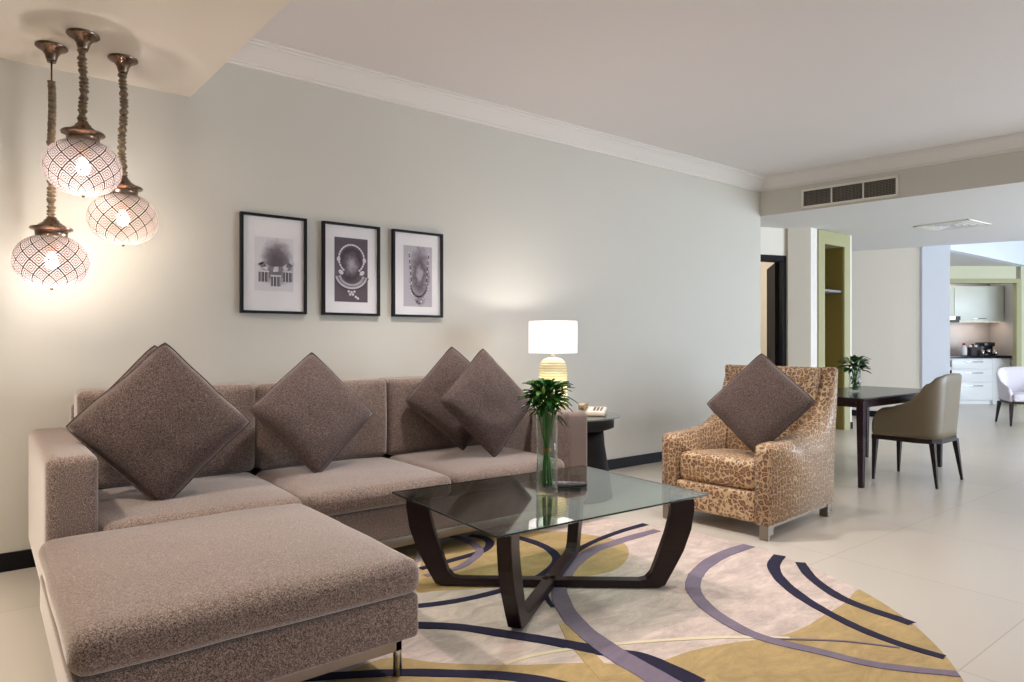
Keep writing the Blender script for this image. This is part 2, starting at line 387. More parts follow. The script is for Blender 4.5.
def pillow_mesh(r, th=.085, n=22, seed=0):
    """square scatter cushion standing on one corner: local x/z is its plane, -y its face; r = centre to tip"""
    bm = NB(); h = r / math.sqrt(2); side = {}
    for s in (-1, 1):
        for i in range(n + 1):
            for j in range(n + 1):
                u = 2 * i / n - 1; v = 2 * j / n - 1
                edge = i in (0, n) or j in (0, n)
                if edge and s == 1: side[(1, i, j)] = side[(-1, i, j)]; continue
                pin = 1 + (.012 if max(abs(u), abs(v)) > .999 else 0) - .03 * ((1 - u * u) * v * v + (1 - v * v) * u * u)      # sides pulled in, corners stay sharp
                cr = 1 - .035 * (abs(u) * abs(v)) ** 6; wv = 1 + .018 * noise.noise(Vector((u * 1.7 + seed * 3.1, v * 1.7, 5))); a, b = u * h * pin * cr * wv, v * h * pin * cr * wv
                t = th * (max(0, (1 - u ** 2) * (1 - v ** 2))) ** .45
                w = noise.noise(Vector((u * 1.6 + seed * 7, v * 1.6, s * 3))) * .012 + noise.noise(Vector((u * 4 + seed, v * 4, s))) * .004
                t = 0 if edge else t + w * (1 - max(abs(u), abs(v)) ** 3)
                x, z = (a - b) / math.sqrt(2), (a + b) / math.sqrt(2)
                side[(s, i, j)] = bm.verts.new((x, s * t, z))
        for i in range(n):
            for j in range(n):
                q = [side[(s, i, j)], side[(s, i + 1, j)], side[(s, i + 1, j + 1)], side[(s, i, j + 1)]]
                bm.faces.new(q if s == 1 else q[::-1])
    bmesh.ops.recalc_face_normals(bm, faces=bm.faces)
    # stitched seam cord round the edge
    pts = [side[(-1, i, 0)].co.copy() for i in range(n + 1)] + [side[(-1, n, j)].co.copy() for j in range(1, n + 1)] + [side[(-1, i, n)].co.copy() for i in range(n - 1, -1, -1)] + [side[(-1, 0, j)].co.copy() for j in range(n - 1, -1, -1)]
    tube(bm, pts, .004, 5, False)
    return bm
def smooth_path(pts, k=8):
    P = [Vector((p[0], p[1], p[2] if len(p) > 2 else 0)) for p in pts]; out = []
    for i in range(len(P) - 1):
        a, b, c, d = P[max(i - 1, 0)], P[i], P[i + 1], P[min(i + 2, len(P) - 1)]
        for j in range(k):
            s = j / k; out.append(.5 * ((2 * b) + (c - a) * s + (2 * a - 5 * b + 4 * c - d) * s * s + (3 * b - a - 3 * c + d) * s ** 3))
    out.append(P[-1]); return out

# ================================================================ room shell
WY = 4.235                                           # face of the long wall
LOW, HIGH = 2.535, 2.935
bm = NB(); box(bm, -1.8, 17, -3.2, 8.2, -.1, 0); struct('floor', bm, 'floor_tile')
bm = NB(); box(bm, -1.8, 6.85, WY, WY + .14, 0, HIGH); struct('wall_left', bm, 'wall')
bm = NB(); box(bm, -1.8, -1.65, -3.2, WY, 0, HIGH); struct('wall_rear', bm, 'wall_bounce_dark')
# window wall: piers and lintels round two window openings
bm = NB()
for a in ((-1.8, .1, 0, HIGH), (5.1, 7.6, 0, HIGH), (13.6, 17, 0, HIGH), (.1, 5.1, 0, .3), (.1, 5.1, 2.6, HIGH), (7.6, 13.6, 2.8, HIGH)):
    box(bm, a[0], a[1], -3.0, -2.86, a[2], a[3])
struct('wall_right', bm, 'wall_bounce_dark')
bm = NB()
for x in (.1, 1.75, 3.4, 5.04): box(bm, x, x + .06, -2.95, -2.89, .3, 2.6)
box(bm, .1, 5.1, -2.95, -2.89, .3, .36); box(bm, .1, 5.1, -2.95, -2.89, 2.54, 2.6); struct('window_1', bm, 'grille_white')
bm = NB()
for x in (7.6, 9.6, 11.6, 13.54): box(bm, x, x + .06, -2.95, -2.89, 0, 2.8)
box(bm, 7.6, 13.6, -2.95, -2.89, 2.74, 2.8); struct('window_2', bm, 'grille_white')
bm = NB(); box(bm, 16.85, 17, -3, 8, 0, 2.95); struct('wall_end', bm, 'wall_cool')
lamp('kitchen_light', 'AREA', (13.9, 5.6, 2.44), 26, (1, .97, .92), size=1.2)
bm = NB(); box(bm, -1.8, 17, 8.0, 8.15, 0, 2.95); struct('wall_far_side', bm, 'wall_cream')
# ceilings: high over the living room, lowered on the left and beyond the grille face
SA, SB = (6.841, 4.235), (7.154, 1.893)
SX = lambda y: SA[0] + (SA[1] - y) * (SB[0] - SA[0]) / (SA[1] - SB[1])
bm = NB(); prism(bm, [(.9, -3), (SX(-3), -3), (SX(WY), WY), (.9, WY)], HIGH, HIGH + .1); struct('ceiling', bm, 'ceiling')
LX = lambda y: .969 + (WY - y) * .034
bm = NB(); prism(bm, [(-1.8, -3), (LX(-3), -3), (LX(WY), WY), (-1.8, WY)], 2.558, HIGH); struct('ceiling_left', bm, 'soffit')
EX = lambda y: 10.607 + (4.999 - y) * .3665
bm = NB(); prism(bm, [(SX(-3), -3), (EX(-3), -3), (EX(8), 8), (6.84, 8), (6.841, WY)], LOW, HIGH + .1)
o = struct('ceiling_right', bm, ['ceiling_cool', 'wall'])
for f in o.data.polygons:
    c = f.center
    if abs(f.normal.z) < .5 and c.x < 7.6: f.material_index = 1
bm = NB(); prism(bm, [(EX(-3) - .05, -3), (17, -3), (17, 4.0), (EX(4.0) - .05, 4.0)], 2.95, 3.05); struct('ceiling_far', bm, 'wall_cool')
# moulded crown: profile (drop from ceiling, out from wall)
CR = [(0, .145), (.012, .145), (.014, .128), (.024, .126), (.030, .112), (.050, .088), (.078, .060), (.100, .036), (.104, .030), (.112, .028), (.114, .016), (.126, .015), (.130, 0)]
def crown(name, a, b, nx, ny, ia=0, ib=0):          # ia / ib: mitre (+1 shortens as it comes out)
    bm = NB(); d = Vector((b[0] - a[0], b[1] - a[1])).normalized(); ra, rb = [], []
    for z, o_ in CR:
        ra.append(bm.verts.new((a[0] + nx * o_ + d.x * o_ * ia, a[1] + ny * o_ + d.y * o_ * ia, HIGH - z)))
        rb.append(bm.verts.new((b[0] + nx * o_ - d.x * o_ * ib, b[1] + ny * o_ - d.y * o_ * ib, HIGH - z)))
    for v0, v1, w0, w1 in zip(ra, ra[1:], rb, rb[1:]): bm.faces.new((v0, v1, w1, w0))
    bm.faces.new(ra); bm.faces.new(rb[::-1]); bmesh.ops.recalc_face_normals(bm, faces=bm.faces)
    return struct(name, bm, 'plaster_white')
crown('trim_1', (LX(WY), WY), (SX(WY), WY), 0, -1, 0, .86)
dn = Vector((SB[0] - SA[0], SB[1] - SA[1])).normalized()
crown('trim_2', SA, (SX(-3), -3), dn.y, -dn.x, .86, 0)
bm = bbox(-1.65, 6.84, WY - .014, WY, 0, .092, .003); struct('baseboard_left', bm, 'baseboard')

# alcove with the dark doorway beyond the end of the long wall
DA, DB = Vector((6.70, 4.882)), Vector((7.865, 4.492)); dd = (DB - DA).normalized(); nn = Vector((-dd.y, dd.x))
def on(s, o_=0): p = DA + dd * s + nn * o_; return (p.x, p.y)
DL = (DB - DA).length
s0, s1 = .36, DL - .04                                # opening between these
bm = NB(); slab(bm, on(0), on(s0), 0, LOW, .12); slab(bm, on(s1), on(DL), 0, LOW, .12); slab(bm, on(s0), on(s1), 2.17, LOW, .12); struct('wall_alcove', bm, 'wall_cream')
bm = NB(); slab(bm, on(s0, -.012), on(s0 + .03, -.012), 0, 2.20, .15); slab(bm, on(s1 - .045, -.012), on(s1 + .005, -.012), 0, 2.20, .15); slab(bm, on(s0, -.012), on(s1 + .005, -.012), 2.13, 2.20, .15)
struct('trim_3', bm, 'door_dark')
h = on(s1 - .05, .06); ang = R(45)
leaf = NB(); slab(leaf, (0, 0), (.80, 0), .01, 2.12, .04)
dl = struct('door_1', leaf, 'door_dark'); dl.location = (h[0], h[1], 0); dl.rotation_euler = (0, 0, R(38))
bm = bbox(.715, .745, -.012, 0, .93, 1.17, .004); hd = link('door_handle', bm, 'brass', dl); hd['label'] = 'brass lever handle'
bm = NB(); tube(bm, [(.73, -.012, 1.08), (.73, -.05, 1.08), (.62, -.055, 1.08)], .009, 8); k = link('lever', bm, 'brass', hd)
bm = NB(); slab(bm, (7.865, 4.492), (8.0, 4.27), 0, LOW, -.05); struct('wall_alcove_side', bm, 'wall_cream'); bm = NB(); slab(bm, (8.0, 4.27), (8.16, 4.27), 0, LOW, .5); slab(bm, (8.975, 4.27), (9.05, 4.27), 0, LOW, .4)
slab(bm, (8.95, 4.67), (8.95, 8), 0, LOW, -.1); struct('wall_niche_side', bm, 'plaster_white')
bm = NB(); slab(bm, (8.972, 4.255), (9.055, 4.255), 0, .085, .014); struct('baseboard_niche', bm, 'baseboard')
bm = NB(); slab(bm, (6.84, 6.4), (8.9, 6.4), 0, LOW, .1); slab(bm, (6.84, WY + .14), (6.84, 6.4), 0, LOW, .05); struct('wall_bedroom', bm, 'wall_cream')
lamp('bedroom_fill', 'POINT', (7.1, 5.9, 2.2), 26, (1, .92, .8), radius=.15)  # unseen point light added to brighten the room behind the door

# built-in open niche of pale olive wood
t = thing('display_niche', 'tall olive green wooden wall niche with one grey shelf, beyond the leopard armchair', 'niche', (8.16, 4.27, 0))
bm = NB(); W0, W1, H1 = .15, .655, 2.363
box(bm, 0, W0, -.02, .40, 0, LOW - .005); box(bm, W1, .812, -.02, .40, 0, LOW - .005); box(bm, W0, W1, -.02, .40, H1, LOW - .005); link('surround', bm, 'olive_wood', t, False)
bm = NB(); box(bm, W0, W1, .36, .395, 0, H1); box(bm, W0 + .0005, W0 + .008, 0, .36, 0, H1); box(bm, W1 - .008, W1 - .0005, 0, .36, 0, H1); link('lining', bm, 'olive_dark', t, False)
bm = bbox(W0 + .01, W1 - .01, .02, .355, 1.775, 1.805, .003); link('shelf', bm, 'shelf_grey', t)

# far cream wall, blue-white pillar, beam over the kitchen opening
bm = NB(); slab(bm, (EX(8), 8), (EX(4.11), 4.11), 0, LOW, .15); struct('wall_far', bm, 'wall_cream')
bm = NB(); slab(bm, (EX(8) - .014, 8), (EX(4.13) - .014, 4.13), 0, .09, .014); struct('baseboard_far', bm, 'baseboard')
bm = NB(); prism(bm, [(10.90, 4.118), (10.935, 4.02), (11.01, 3.794), (11.32, 3.925), (11.32, 4.3), (10.97, 4.3)], 0, 2.95); struct('wall_pillar', bm, 'wall_cool')
bm = NB(); box(bm, 11.02, 14.35, 3.79, 3.92, 2.47, 2.95); struct('trim_4', bm, 'wall_cool')
bm = NB(); prism(bm, [(11.2, 3.92), (15.2, 3.92), (16.5, 8), (11.2, 8)], 2.47, 2.56); struct('ceiling_kitchen', bm, 'ceiling_cool')
# kitchen: its own axes, x along the run, y into the room behind
KX, KY, KA = 14.26, 4.495, HEAD - R(90)
def kobj(o): o.location = (KX, KY, 0); o.rotation_euler = (0, 0, KA); return o
bm = NB(); box(bm, -1.2, .47, -.35, -.27, 2.17, 2.47); box(bm, .555, .70, -.35, -.27, 0, 2.47); kobj(struct('wall_kitchen', bm, 'wall_green'))
bm = NB(); box(bm, -1.2, .555, -.365, -.27, 2.17, 2.25); box(bm, .47, .555, -.365, -.27, 0, 2.17); kobj(struct('trim_5', bm, 'olive_wood'))
bm = NB(); box(bm, .66, 3.0, -.5, -.36, 0, 2.95); kobj(struct('wall_dining', bm, 'wall_cool'))
bm = NB(); box(bm, .62, 3.0, -.514, -.5, 0, .09); kobj(struct('baseboard_dining', bm, 'baseboard'))
bm = NB(); box(bm, -2, .9, .56, .62, 0, 2.47); box(bm, .64, .69, -.27, .56, 0, 2.47); kobj(struct('wall_kitchen_back', bm, 'splash'))
def kthing(name, label, cat, x=0, y=0, z=0, group=None):
    c, s = math.cos(KA), math.sin(KA); return thing(name, label, cat, (KX + x * c - y * s, KY + x * s + y * c, z), KA, group)
t = kthing('wall_cabinet', 'pale glossy wall cabinets over the kitchen counter, thin bar handles', 'cabinet')
bm = NB(); box(bm, -1.1, .625, .18, .55, 1.515, 2.16); link('carcass', bm, 'kitchen_pale', t, False)
for a, b in ((-1.1, -.62), (-.615, -.29), (-.285, .625)):
    d = link('door', bbox(a + .003, b - .003, .16, .18, 1.50, 2.16, .003), 'kitchen_pale', t)
    link('handle', bbox((a + b) / 2 - .12, (a + b) / 2 + .12, .14, .155, 1.555, 1.567, .003), 'chrome', d)
bm = bbox(-.15, .60, .2, .24, 1.500, 1.514, .002); link('under_light', bm, 'led', t)
lamp('cabinet_light', 'AREA', (KX + .15 * math.cos(KA) - .32 * math.sin(KA), KY + .15 * math.sin(KA) + .32 * math.cos(KA), 1.49), 1.2, WARM, (0, 0, KA), .6, .05)
t = kthing('range_hood', 'slim dark range hood lit green at the left end of the wall cabinets', 'range hood')
bm = NB(); box(bm, -1.0, -.32, -.03, .15, 1.49, 1.53); profile(bm, [(-.40, 1.53), (-.30, 1.53), (-.30, 1.60), (-.34, 1.60)], lambda s, t_, z: (s, t_, z), -.03, .15); link('housing', bm, 'black_plastic', t, False)
link('light_panel', bbox(-.99, -.40, -.04, -.031, 1.535, 1.60, .002), 'hood_light', t)
t = kthing('base_cabinet', 'white glossy kitchen base cabinet with three wide drawers', 'cabinet')
bm = NB(); box(bm, -.44, .31, .02, .54, .07, .835); box(bm, -.44, .44, .06, .54, 0, .07); box(bm, .31, .625, 0, .54, 0, .835); link('carcass', bm, 'kitchen_white', t, False)
for z0, z1 in ((.635, .83), (.40, .63), (.075, .395)):
    d = link('drawer', bbox(-.435, .305, 0, .02, z0, z1, .003), 'kitchen_white', t)
    link('handle', bbox(-.2, .12, -.022, -.008, z1 - .065, z1 - .053, .003), 'chrome', d)
t = kthing('oven', 'built-in oven front with dark bands, left of the white drawers', 'oven')
link('body', bbox(-1.04, -.447, .0, .54, 0, .835, .004), 'kitchen_white', t); link('glass_door', bbox(-1.0, -.452, -.02, 0, .12, .62, .004), 'counter_black', t); link('control_panel', bbox(-1.0, -.452, -.02, 0, .68, .80, .004), 'grey_plastic', t)
tag(kobj(link('countertop', bbox(-1.04, .625, -.03, .55, .838, .885, .003), 'counter_black')), 'black stone kitchen countertop over white drawers', 'countertop')
t = kthing('bottle', 'white plastic bottle with red cap on the kitchen counter', 'bottle', -.085, .2, .886)
bm = NB(); r_ = lathe(bm, [(.048, 0), (.052, .02), (.052, .13), (.03, .17), (.02, .185)], 16); cap(bm, r_[0][::-1]); cap(bm, r_[-1]); link('body', bm, 'white_plastic', t)
bm = NB(); r_ = lathe(bm, [(.024, .186), (.024, .225), (.018, .23)], 16); cap(bm, r_[0][::-1]); cap(bm, r_[-1]); link('cap', bm, 'red_plastic', t)
t = kthing('tea_box', 'dark brown condiment box on the kitchen counter beside the bottle', 'box', .08, .16, .886)
bm = NB(); prism(bm, [(-.1, -.06), (.1, -.06), (.1, .06), (-.1, .06)], 0, .012)
for a in ((-.1, .1, -.06, -.05), (-.1, .1, .05, .06), (-.1, -.09, -.06, .06), (.09, .1, -.06, .06), (-.005, .005, -.05, .05)): box(bm, *a, .012, .15)
link('tray', bm, 'basket_dark', t, False)
for i, x in enumerate((-.07, -.035, .03, .07)): link('packet', bbox(x - .014, x + .014, -.02, .02, .02, .19 + .02 * (i % 2), .003), ('white_plastic', 'black_plastic')[i % 2], t)
t = kthing('coffee_maker', 'black coffee maker with chrome tap at the right end of the kitchen counter', 'coffee maker', .33, .22, .886)
link('body', bbox(-.11, .12, -.02, .14, 0, .24, .012), 'black_plastic', t); link('drip_tray', bbox(-.1, .1, -.12, -.021, 0, .03, .006), 'black_plastic', t)
link('head', bbox(-.1, .1, -.11, -.021, .17, .24, .01), 'black_plastic', t)
bm = NB(); r_ = lathe(bm, [(.0, .031), (.04, .031), (.045, .08), (.038, .12), (.0, .12)], 16, (0, -.07, 0)); link('jug', bm, 'chrome', t)
for i, x in enumerate((.14, .24)):
    t = kthing('glass_tumbler', ('small tumbler on the kitchen counter between box and coffee maker', 'small tumbler in front of the coffee maker')[i], 'glass', x + .13 * i, .02, .886, 'tumblers on the kitchen counter')
    bm = NB(); lathe(bm, [(.0, .002), (.026, .002), (.03, .1), (.028, .1), (.024, .006), (0, .006)], 16); o = link('cup', bm, 'chrome', t)

# ================================================================ ceiling fittings
gx = Vector((dn.x, dn.y))                             # along the grille face, away from the long wall
p0 = Vector(SA) + gx * .460
t = thing('air_grille', 'long cream air-conditioning grille of three mesh panels high on the face above', 'air vent', (p0.x, p0.y, 2.556), math.atan2(gx.y, gx.x))
GL, GH, Z0 = .925, .200, 0
bm = NB(); yb = -.02                                   # local -y points to the living room
for a in ((0, GL, Z0, .022), (0, GL, GH - .022, GH), (0, .022, 0, GH), (GL - .022, GL, 0, GH), (.298, .312, 0, GH), (.602, .616, 0, GH)): box(bm, a[0], a[1], yb, -.001, a[2], a[3])
link('frame', bm, 'grille_white', t, False)
bm = NB(); box(bm, .01, GL - .01, -.004, -.002, .01, GH - .01); link('backing', bm, 'grille_dark', t, False)
for a, b in ((.022, .298), (.312, .602), (.616, GL - .022)):
    bm = NB(); n = 22
    for i in range(1, n): x = a + (b - a) * i / n; box(bm, x - .0014, x + .0014, -.014, -.006, .022, GH - .022)
    for i in range(1, 10): z = .022 + (GH - .044) * i / 10; box(bm, a, b, -.013, -.007, z - .0014, z + .0014)
    link('mesh_panel', bm, 'grille_mesh', t, False)
t = thing('ceiling_diffuser', 'square white louvred air diffuser in the lowered ceiling at the right', 'air vent', (9.15, 3.13, LOW), R(-4))
bm = NB()
for k, (w, z0, z1) in enumerate(((.30, -.012, -.001),)):
    for sx in (-1, 1): box(bm, min(sx * w, sx * (w - .035)), max(sx * w, sx * (w - .035)), -w, w, z0, z1); box(bm, -w, w, min(sx * w, sx * (w - .035)), max(sx * w, sx * (w - .035)), z0, z1)
link('frame', bm, 'grille_white', t, False)
bm = NB(); box(bm, -.26, .26, -.26, .26, -.003, -.001); link('backing', bm, 'grille_dark', t, False)
for w in (.245, .185, .125, .065):
    bm = NB()
    for sx in (-1, 1): box(bm, min(sx * w, sx * (w - .035)), max(sx * w, sx * (w - .035)), -w, w, -.012, -.004); box(bm, -w + .035, w - .035, min(sx * w, sx * (w - .035)), max(sx * w, sx * (w - .035)), -.012, -.004)
    link('louvre', bm, 'kitchen_white', t, False)

# ================================================================ framed photographs
def picture(x, label):
    t = thing('framed_photograph', label, 'picture', (x, WY, 1.32), 0, 'framed necklace photographs on the wall')
    w, hh, f, dp = .408, .608, .016, .03
    bm = NB()
    for a in ((0, w, 0, f), (0, w, hh - f, hh), (0, f, f, hh - f), (w - f, w, f, hh - f)): box(bm, a[0], a[1], -dp, -.001, a[2], a[3])
    link('frame', bm, 'frame_black', t, False)
    bm = NB(); box(bm, f, w - f, -.012, -.002, f, hh - f); link('mount', bm, 'mat_board', t, False)
    bm = NB(); bm.faces.new([bm.verts.new(p) for p in ((f, -.018, f), (w - f, -.018, f), (w - f, -.018, hh - f), (f, -.018, hh - f))]); link('glazing', bm, 'picture_glass', t, False)
    return t
def quad(bm, x0, x1, z0, z1, y, mat=0): f = bm.faces.new([bm.verts.new(p) for p in ((x0, y, z0), (x1, y, z0), (x1, y, z1), (x0, y, z1))]); f.material_index = mat
def blob(bm, x, z, rx, rz, y, mat=0, n=10, rot=0, rag=0, seed=0):
    rnd = random.Random(seed); vs = []
    for k in range(n):
        a = 2 * PI * k / n; r = 1 + rag * (rnd.random() - .5); u, v = rx * math.cos(a) * r, rz * math.sin(a) * r
        vs.append(bm.verts.new((x + u * math.cos(rot) - v * math.sin(rot), y, z + u * math.sin(rot) + v * math.cos(rot))))
    bm.faces.new(vs).material_index = mat
PM = ['print_pale', 'print_smudge', 'ink_light', 'ink_mid', 'ink_dark', 'print_dark', 'print_mid']
Y0 = -.0125
def flat(bm, name, t): bmesh.ops.recalc_face_normals(bm, faces=bm.faces); return link(name, bm, PM, t, False)
# first: collar of blocks with three tassels on a dark smudge
t = picture(1.243, 'framed photograph of a tasselled collar necklace, leftmost and largest-looking of the three')
bm = NB(); quad(bm, .085, .325, .14, .47, Y0, 0); 
for i in range(9):
    a = R(200 + 140 * i / 8); x, z = .215 + .105 * math.cos(a), .335 + .06 * math.sin(a)
    blob(bm, x, z, .021, .026, Y0 - .001, (2, 3)[i % 2], 4, a + PI / 4)
for i, (x, z) in enumerate(((.14, .23), (.215, .205), (.29, .235))):
    quad(bm, x - .033, x + .033, z + .024, z + .034, Y0 - .001, 2); quad(bm, x - .031, x + .031, z - .035, z + .024, Y0 - .001, 4)
    for k in range(6): quad(bm, x - .029 + k * .0105, x - .024 + k * .0105, z - .038, z + .024, Y0 - .0015, 2 if k % 2 else 3)
flat(bm, 'print', t)
# second: ring of beads with a crescent fringe and pendant
t = picture(1.757, 'framed photograph of a round beaded necklace with a crescent, in the middle of the three')
bm = NB(); quad(bm, .085, .322, .09, .515, Y0, 5)
for i in range(26):
    a = R(-50 + 280 * i / 25); blob(bm, .205 + .09 * math.cos(a), .375 + .095 * math.sin(a) + (0 if math.sin(a) > 0 else .0), .007, .009, Y0 - .001, 2, 8, a)
for s in (-1, 1): blob(bm, .205 + s * .092, .37, .013, .017, Y0 - .0015, 2, 10); blob(bm, .205 + s * .075, .285, .02, .014, Y0 - .0012, 2, 10, s * .7)
for row, (rr, m_) in enumerate(((.082, 2), (.090, 2), (.098, 3), (.106, 2), (.114, 2), (.122, 4))):
    for i in range(26):
        a = R(195 + 150 * i / 25); blob(bm, .205 + rr * math.cos(a), .275 + rr * .85 * math.sin(a), .0052, .0075, Y0 - .001 - row * .0002, m_, 6, a)
for x, z in ((.205, .155), (.185, .16), (.225, .16), (.195, .14), (.215, .14), (.235, .125), (.25, .115)): blob(bm, x, z, .009, .009, Y0 - .002, 2, 8)
flat(bm, 'print', t)
# third: long narrow loop of strung beads
t = picture(2.264, 'framed photograph of a long narrow bead strand, rightmost of the three')
bm = NB(); quad(bm, .09, .322, .075, .505, Y0, 6)
for i in range(44):
    a = -PI * i / 43; x, z = .215 + .062 * math.cos(a) * (1 if i < 22 else 1.05) , .23 + .10 * math.sin(a) * .85
    if i in (0, 43):
        for k in range(16): blob(bm, (x - .0 + (.008 - .0035 * k) * (-1 if i == 43 else 1) * (-.4)), z + .014 * (k + 1), .0042, .0085, Y0 - .001, 4 if k % 3 else 2, 6)
    blob(bm, x, z, .006, .007, Y0 - .001, 2 if i % 3 else 4, 7, a)
    if i % 3 == 1: blob(bm, .215 + .078 * math.cos(a), .23 + .105 * math.sin(a), .0065, .0045, Y0 - .0012, 2, 6, a)
blob(bm, .215, .115, .033, .022, Y0 - .0014, 3, 16, 0, .3, 3); blob(bm, .2, .11, .008, .008, Y0 - .0018, 4, 8); blob(bm, .232, .112, .008, .008, Y0 - .0018, 2, 8); blob(bm, .215, .095, .01, .006, Y0 - .0018, 4, 8)
flat(bm, 'print', t)

# ================================================================ pendant lanterns
def lantern(x, y, zc, label, seed, cool, bare):
    """canopy on the soffit (z 2.558), cord in a gathered sleeve, capped pierced globe centred at height zc"""
    top = 2.558; t = thing('pendant_lantern', label, 'pendant lamp', (x, y, top), R(40 * seed), 'pierced globe pendant lanterns'); rnd = random.Random(seed)
    bm = NB(); r_ = lathe(bm, [(.066, -.001), (.068, -.008), (.062, -.014), (.040, -.026), (.028, -.044), (.022, -.066), (.018, -.078)], 36); cap(bm, r_[0]); cap(bm, r_[-1][::-1]); link('canopy', bm, 'bronze', t)
    g = zc - top; gr, gh = .157, .124
    cb = g + gh * .93                                   # underside of the brass cap
    st = -.078 - bare; sb = cb + .097
    bm = NB(); tube(bm, [(0, 0, -.07), (0, 0, (st + sb) / 2), (0, 0, cb + .07)], .004, 8); link('cord', bm, 'brass', t)
    n = int((st - sb) / .0045); pr = []; bend = rnd.random() * 6
    for i in range(n + 1):
        s = i / n; z = st + (sb - st) * s
        pr.append((.0165 + (.0042 if not bare or s > .45 else .001) * math.sin(i * 1.25 + math.sin(i * .31 + seed) * 2) + .0012 * rnd.random(), z))
    bm = NB(); rows = lathe(bm, pr, 14)
    for i, row in enumerate(rows):
        s = i / n; ox = .004 * math.sin(s * 9 + bend); oy = .004 * math.cos(s * 7 + bend); tl = .0035 * math.sin(i * .9)
        for k, v in enumerate(row): v.co.x += ox; v.co.y += oy; v.co.z += tl * math.cos(2 * PI * k / 14 + i * .35)
    cap(bm, rows[0]); cap(bm, rows[-1][::-1]); link('cord_sleeve', bm, 'sleeve_velvet', t)
    bm = NB(); r_ = lathe(bm, [(.010, cb + .100), (.020, cb + .097), (.023, cb + .088), (.032, cb + .080), (.034, cb + .073), (.055, cb + .058), (.060, cb + .050), (.086, cb + .046), (.089, cb + .042), (.087, cb + .036), (.068, cb + .034), (.066, cb + .006), (.071, cb - .004)], 40)
    cap(bm, r_[0]); link('cap', bm, 'bronze', t)
    pr = []; a0, a1 = R(64), R(-89)
    for i in range(33):
        a = a0 + (a1 - a0) * i / 32; pr.append((max(.0005, gr * math.cos(a) ** .86), g + gh * math.sin(a) * 1.03))
    bm = NB(); rows = lathe(bm, pr, 64, uv=True); gl_ = link('globe', bm, 'pierced_metal', t)
    bm = NB(); r_ = lathe(bm, [(.0001, pr[-1][1] - .010), (.007, pr[-1][1] - .006), (.009, pr[-1][1] + .001)], 16); link('finial', bm, 'brass', gl_)
    bm = NB(); r_ = lathe(bm, [(.0, g - .032), (.018, g - .028), (.029, g - .008), (.028, g + .008), (.016, g + .030), (.013, g + .045)], 20); bl = link('bulb', bm, 'bulb_cool' if cool else 'bulb', t)
    bm = NB(); r_ = lathe(bm, [(.015, g + .044), (.015, cb + .0)], 16); cap(bm, r_[0][::-1]); link('bulb_holder', bm, 'brass', t)
    lamp('lantern_light', 'POINT', (x, y, zc - .05), 30, (1, .89, .82) if cool else (1, .86, .72), radius=.03)
lantern(.280, 3.91, 1.529, 'bronze-capped pierced globe lantern hanging lowest, leftmost of the three', 1, True, .09)
lantern(.383, 3.669, 1.945, 'pierced globe lantern hanging highest, on the short thick ruffled cord', 2, True, .0)
lantern(.572, 3.862, 1.757, 'pierced globe lantern at middle height, nearest to the framed pictures', 3, False, .0)

# ================================================================ rug
RC, RR = (1.757, 2.242), 1.62
STRIPES = [
 ([(1.352,2.629),(1.504,2.537),(1.680,2.483),(1.894,2.466),(2.065,2.478),(2.249,2.547),(2.378,2.642),(2.451,2.776),(2.475,2.918),(2.462,3.063),(2.418,3.187)],0.045,0.06,'navy'),
 ([(3.287,2.807),(3.036,2.793),(2.793,2.753),(2.569,2.684),(2.345,2.568),(2.136,2.423),(2.005,2.302),(1.932,2.172)],0.05,0.02,'navy'),
 ([(2.268,3.279),(2.303,3.188),(2.268,3.082),(2.148,2.992),(1.918,2.963),(1.737,2.950)],0.05,0.045,'navy'),
 ([(2.174,3.328),(2.196,3.235),(2.180,3.103),(2.128,2.987),(1.988,2.888),(1.875,2.842),(1.705,2.848)],0.05,0.04,'lilac'),
 ([(1.272,2.473),(1.399,2.360),(1.508,2.251),(1.609,2.095),(1.697,1.954),(1.799,1.763),(1.876,1.639),(1.887,1.535),(1.886,1.388)],0.06,0.075,'navy'),
 ([(3.210,2.671),(2.992,2.666),(2.811,2.654),(2.614,2.626),(2.364,2.514),(2.138,2.355),(1.991,2.174),(1.890,1.974),(1.843,1.807),(1.819,1.673),(1.809,1.560),(1.797,1.441)],0.06,0.1,'lilac'),
 ([(3.383,2.156),(3.110,2.149),(2.823,2.077),(2.604,1.955),(2.466,1.794),(2.384,1.609),(2.364,1.451),(2.426,1.250),(2.483,1.080),(2.638,0.873)],0.08,0.045,'lilac'),
 ([(3.352,1.958),(3.165,1.884),(3.000,1.742),(2.855,1.536),(2.754,1.298),(2.722,1.115),(2.735,0.943)],0.065,0.042,'navy'),
 ([(3.328,1.833),(3.156,1.680),(3.019,1.489),(2.974,1.339),(2.964,1.215),(2.947,1.118)],0.05,0.06,'navy'),
 ([(0.800,2.276),(0.969,2.177),(1.140,2.069),(1.291,1.941),(1.397,1.841),(1.482,1.731),(1.546,1.606)],0.05,0.06,'navy'),
 ([(1.459,1.900),(1.572,1.887),(1.721,1.840),(1.882,1.766),(2.086,1.653),(2.288,1.522),(2.445,1.387)],0.022,0.022,'cream'),
 ([(2.377,1.430),(2.570,1.256),(2.687,1.091)],0.012,0.012,'lilac'),
 ([(1.855,2.013),(1.781,1.877),(1.729,1.744),(1.671,1.591)],0.05,0.07,'gold'),
]
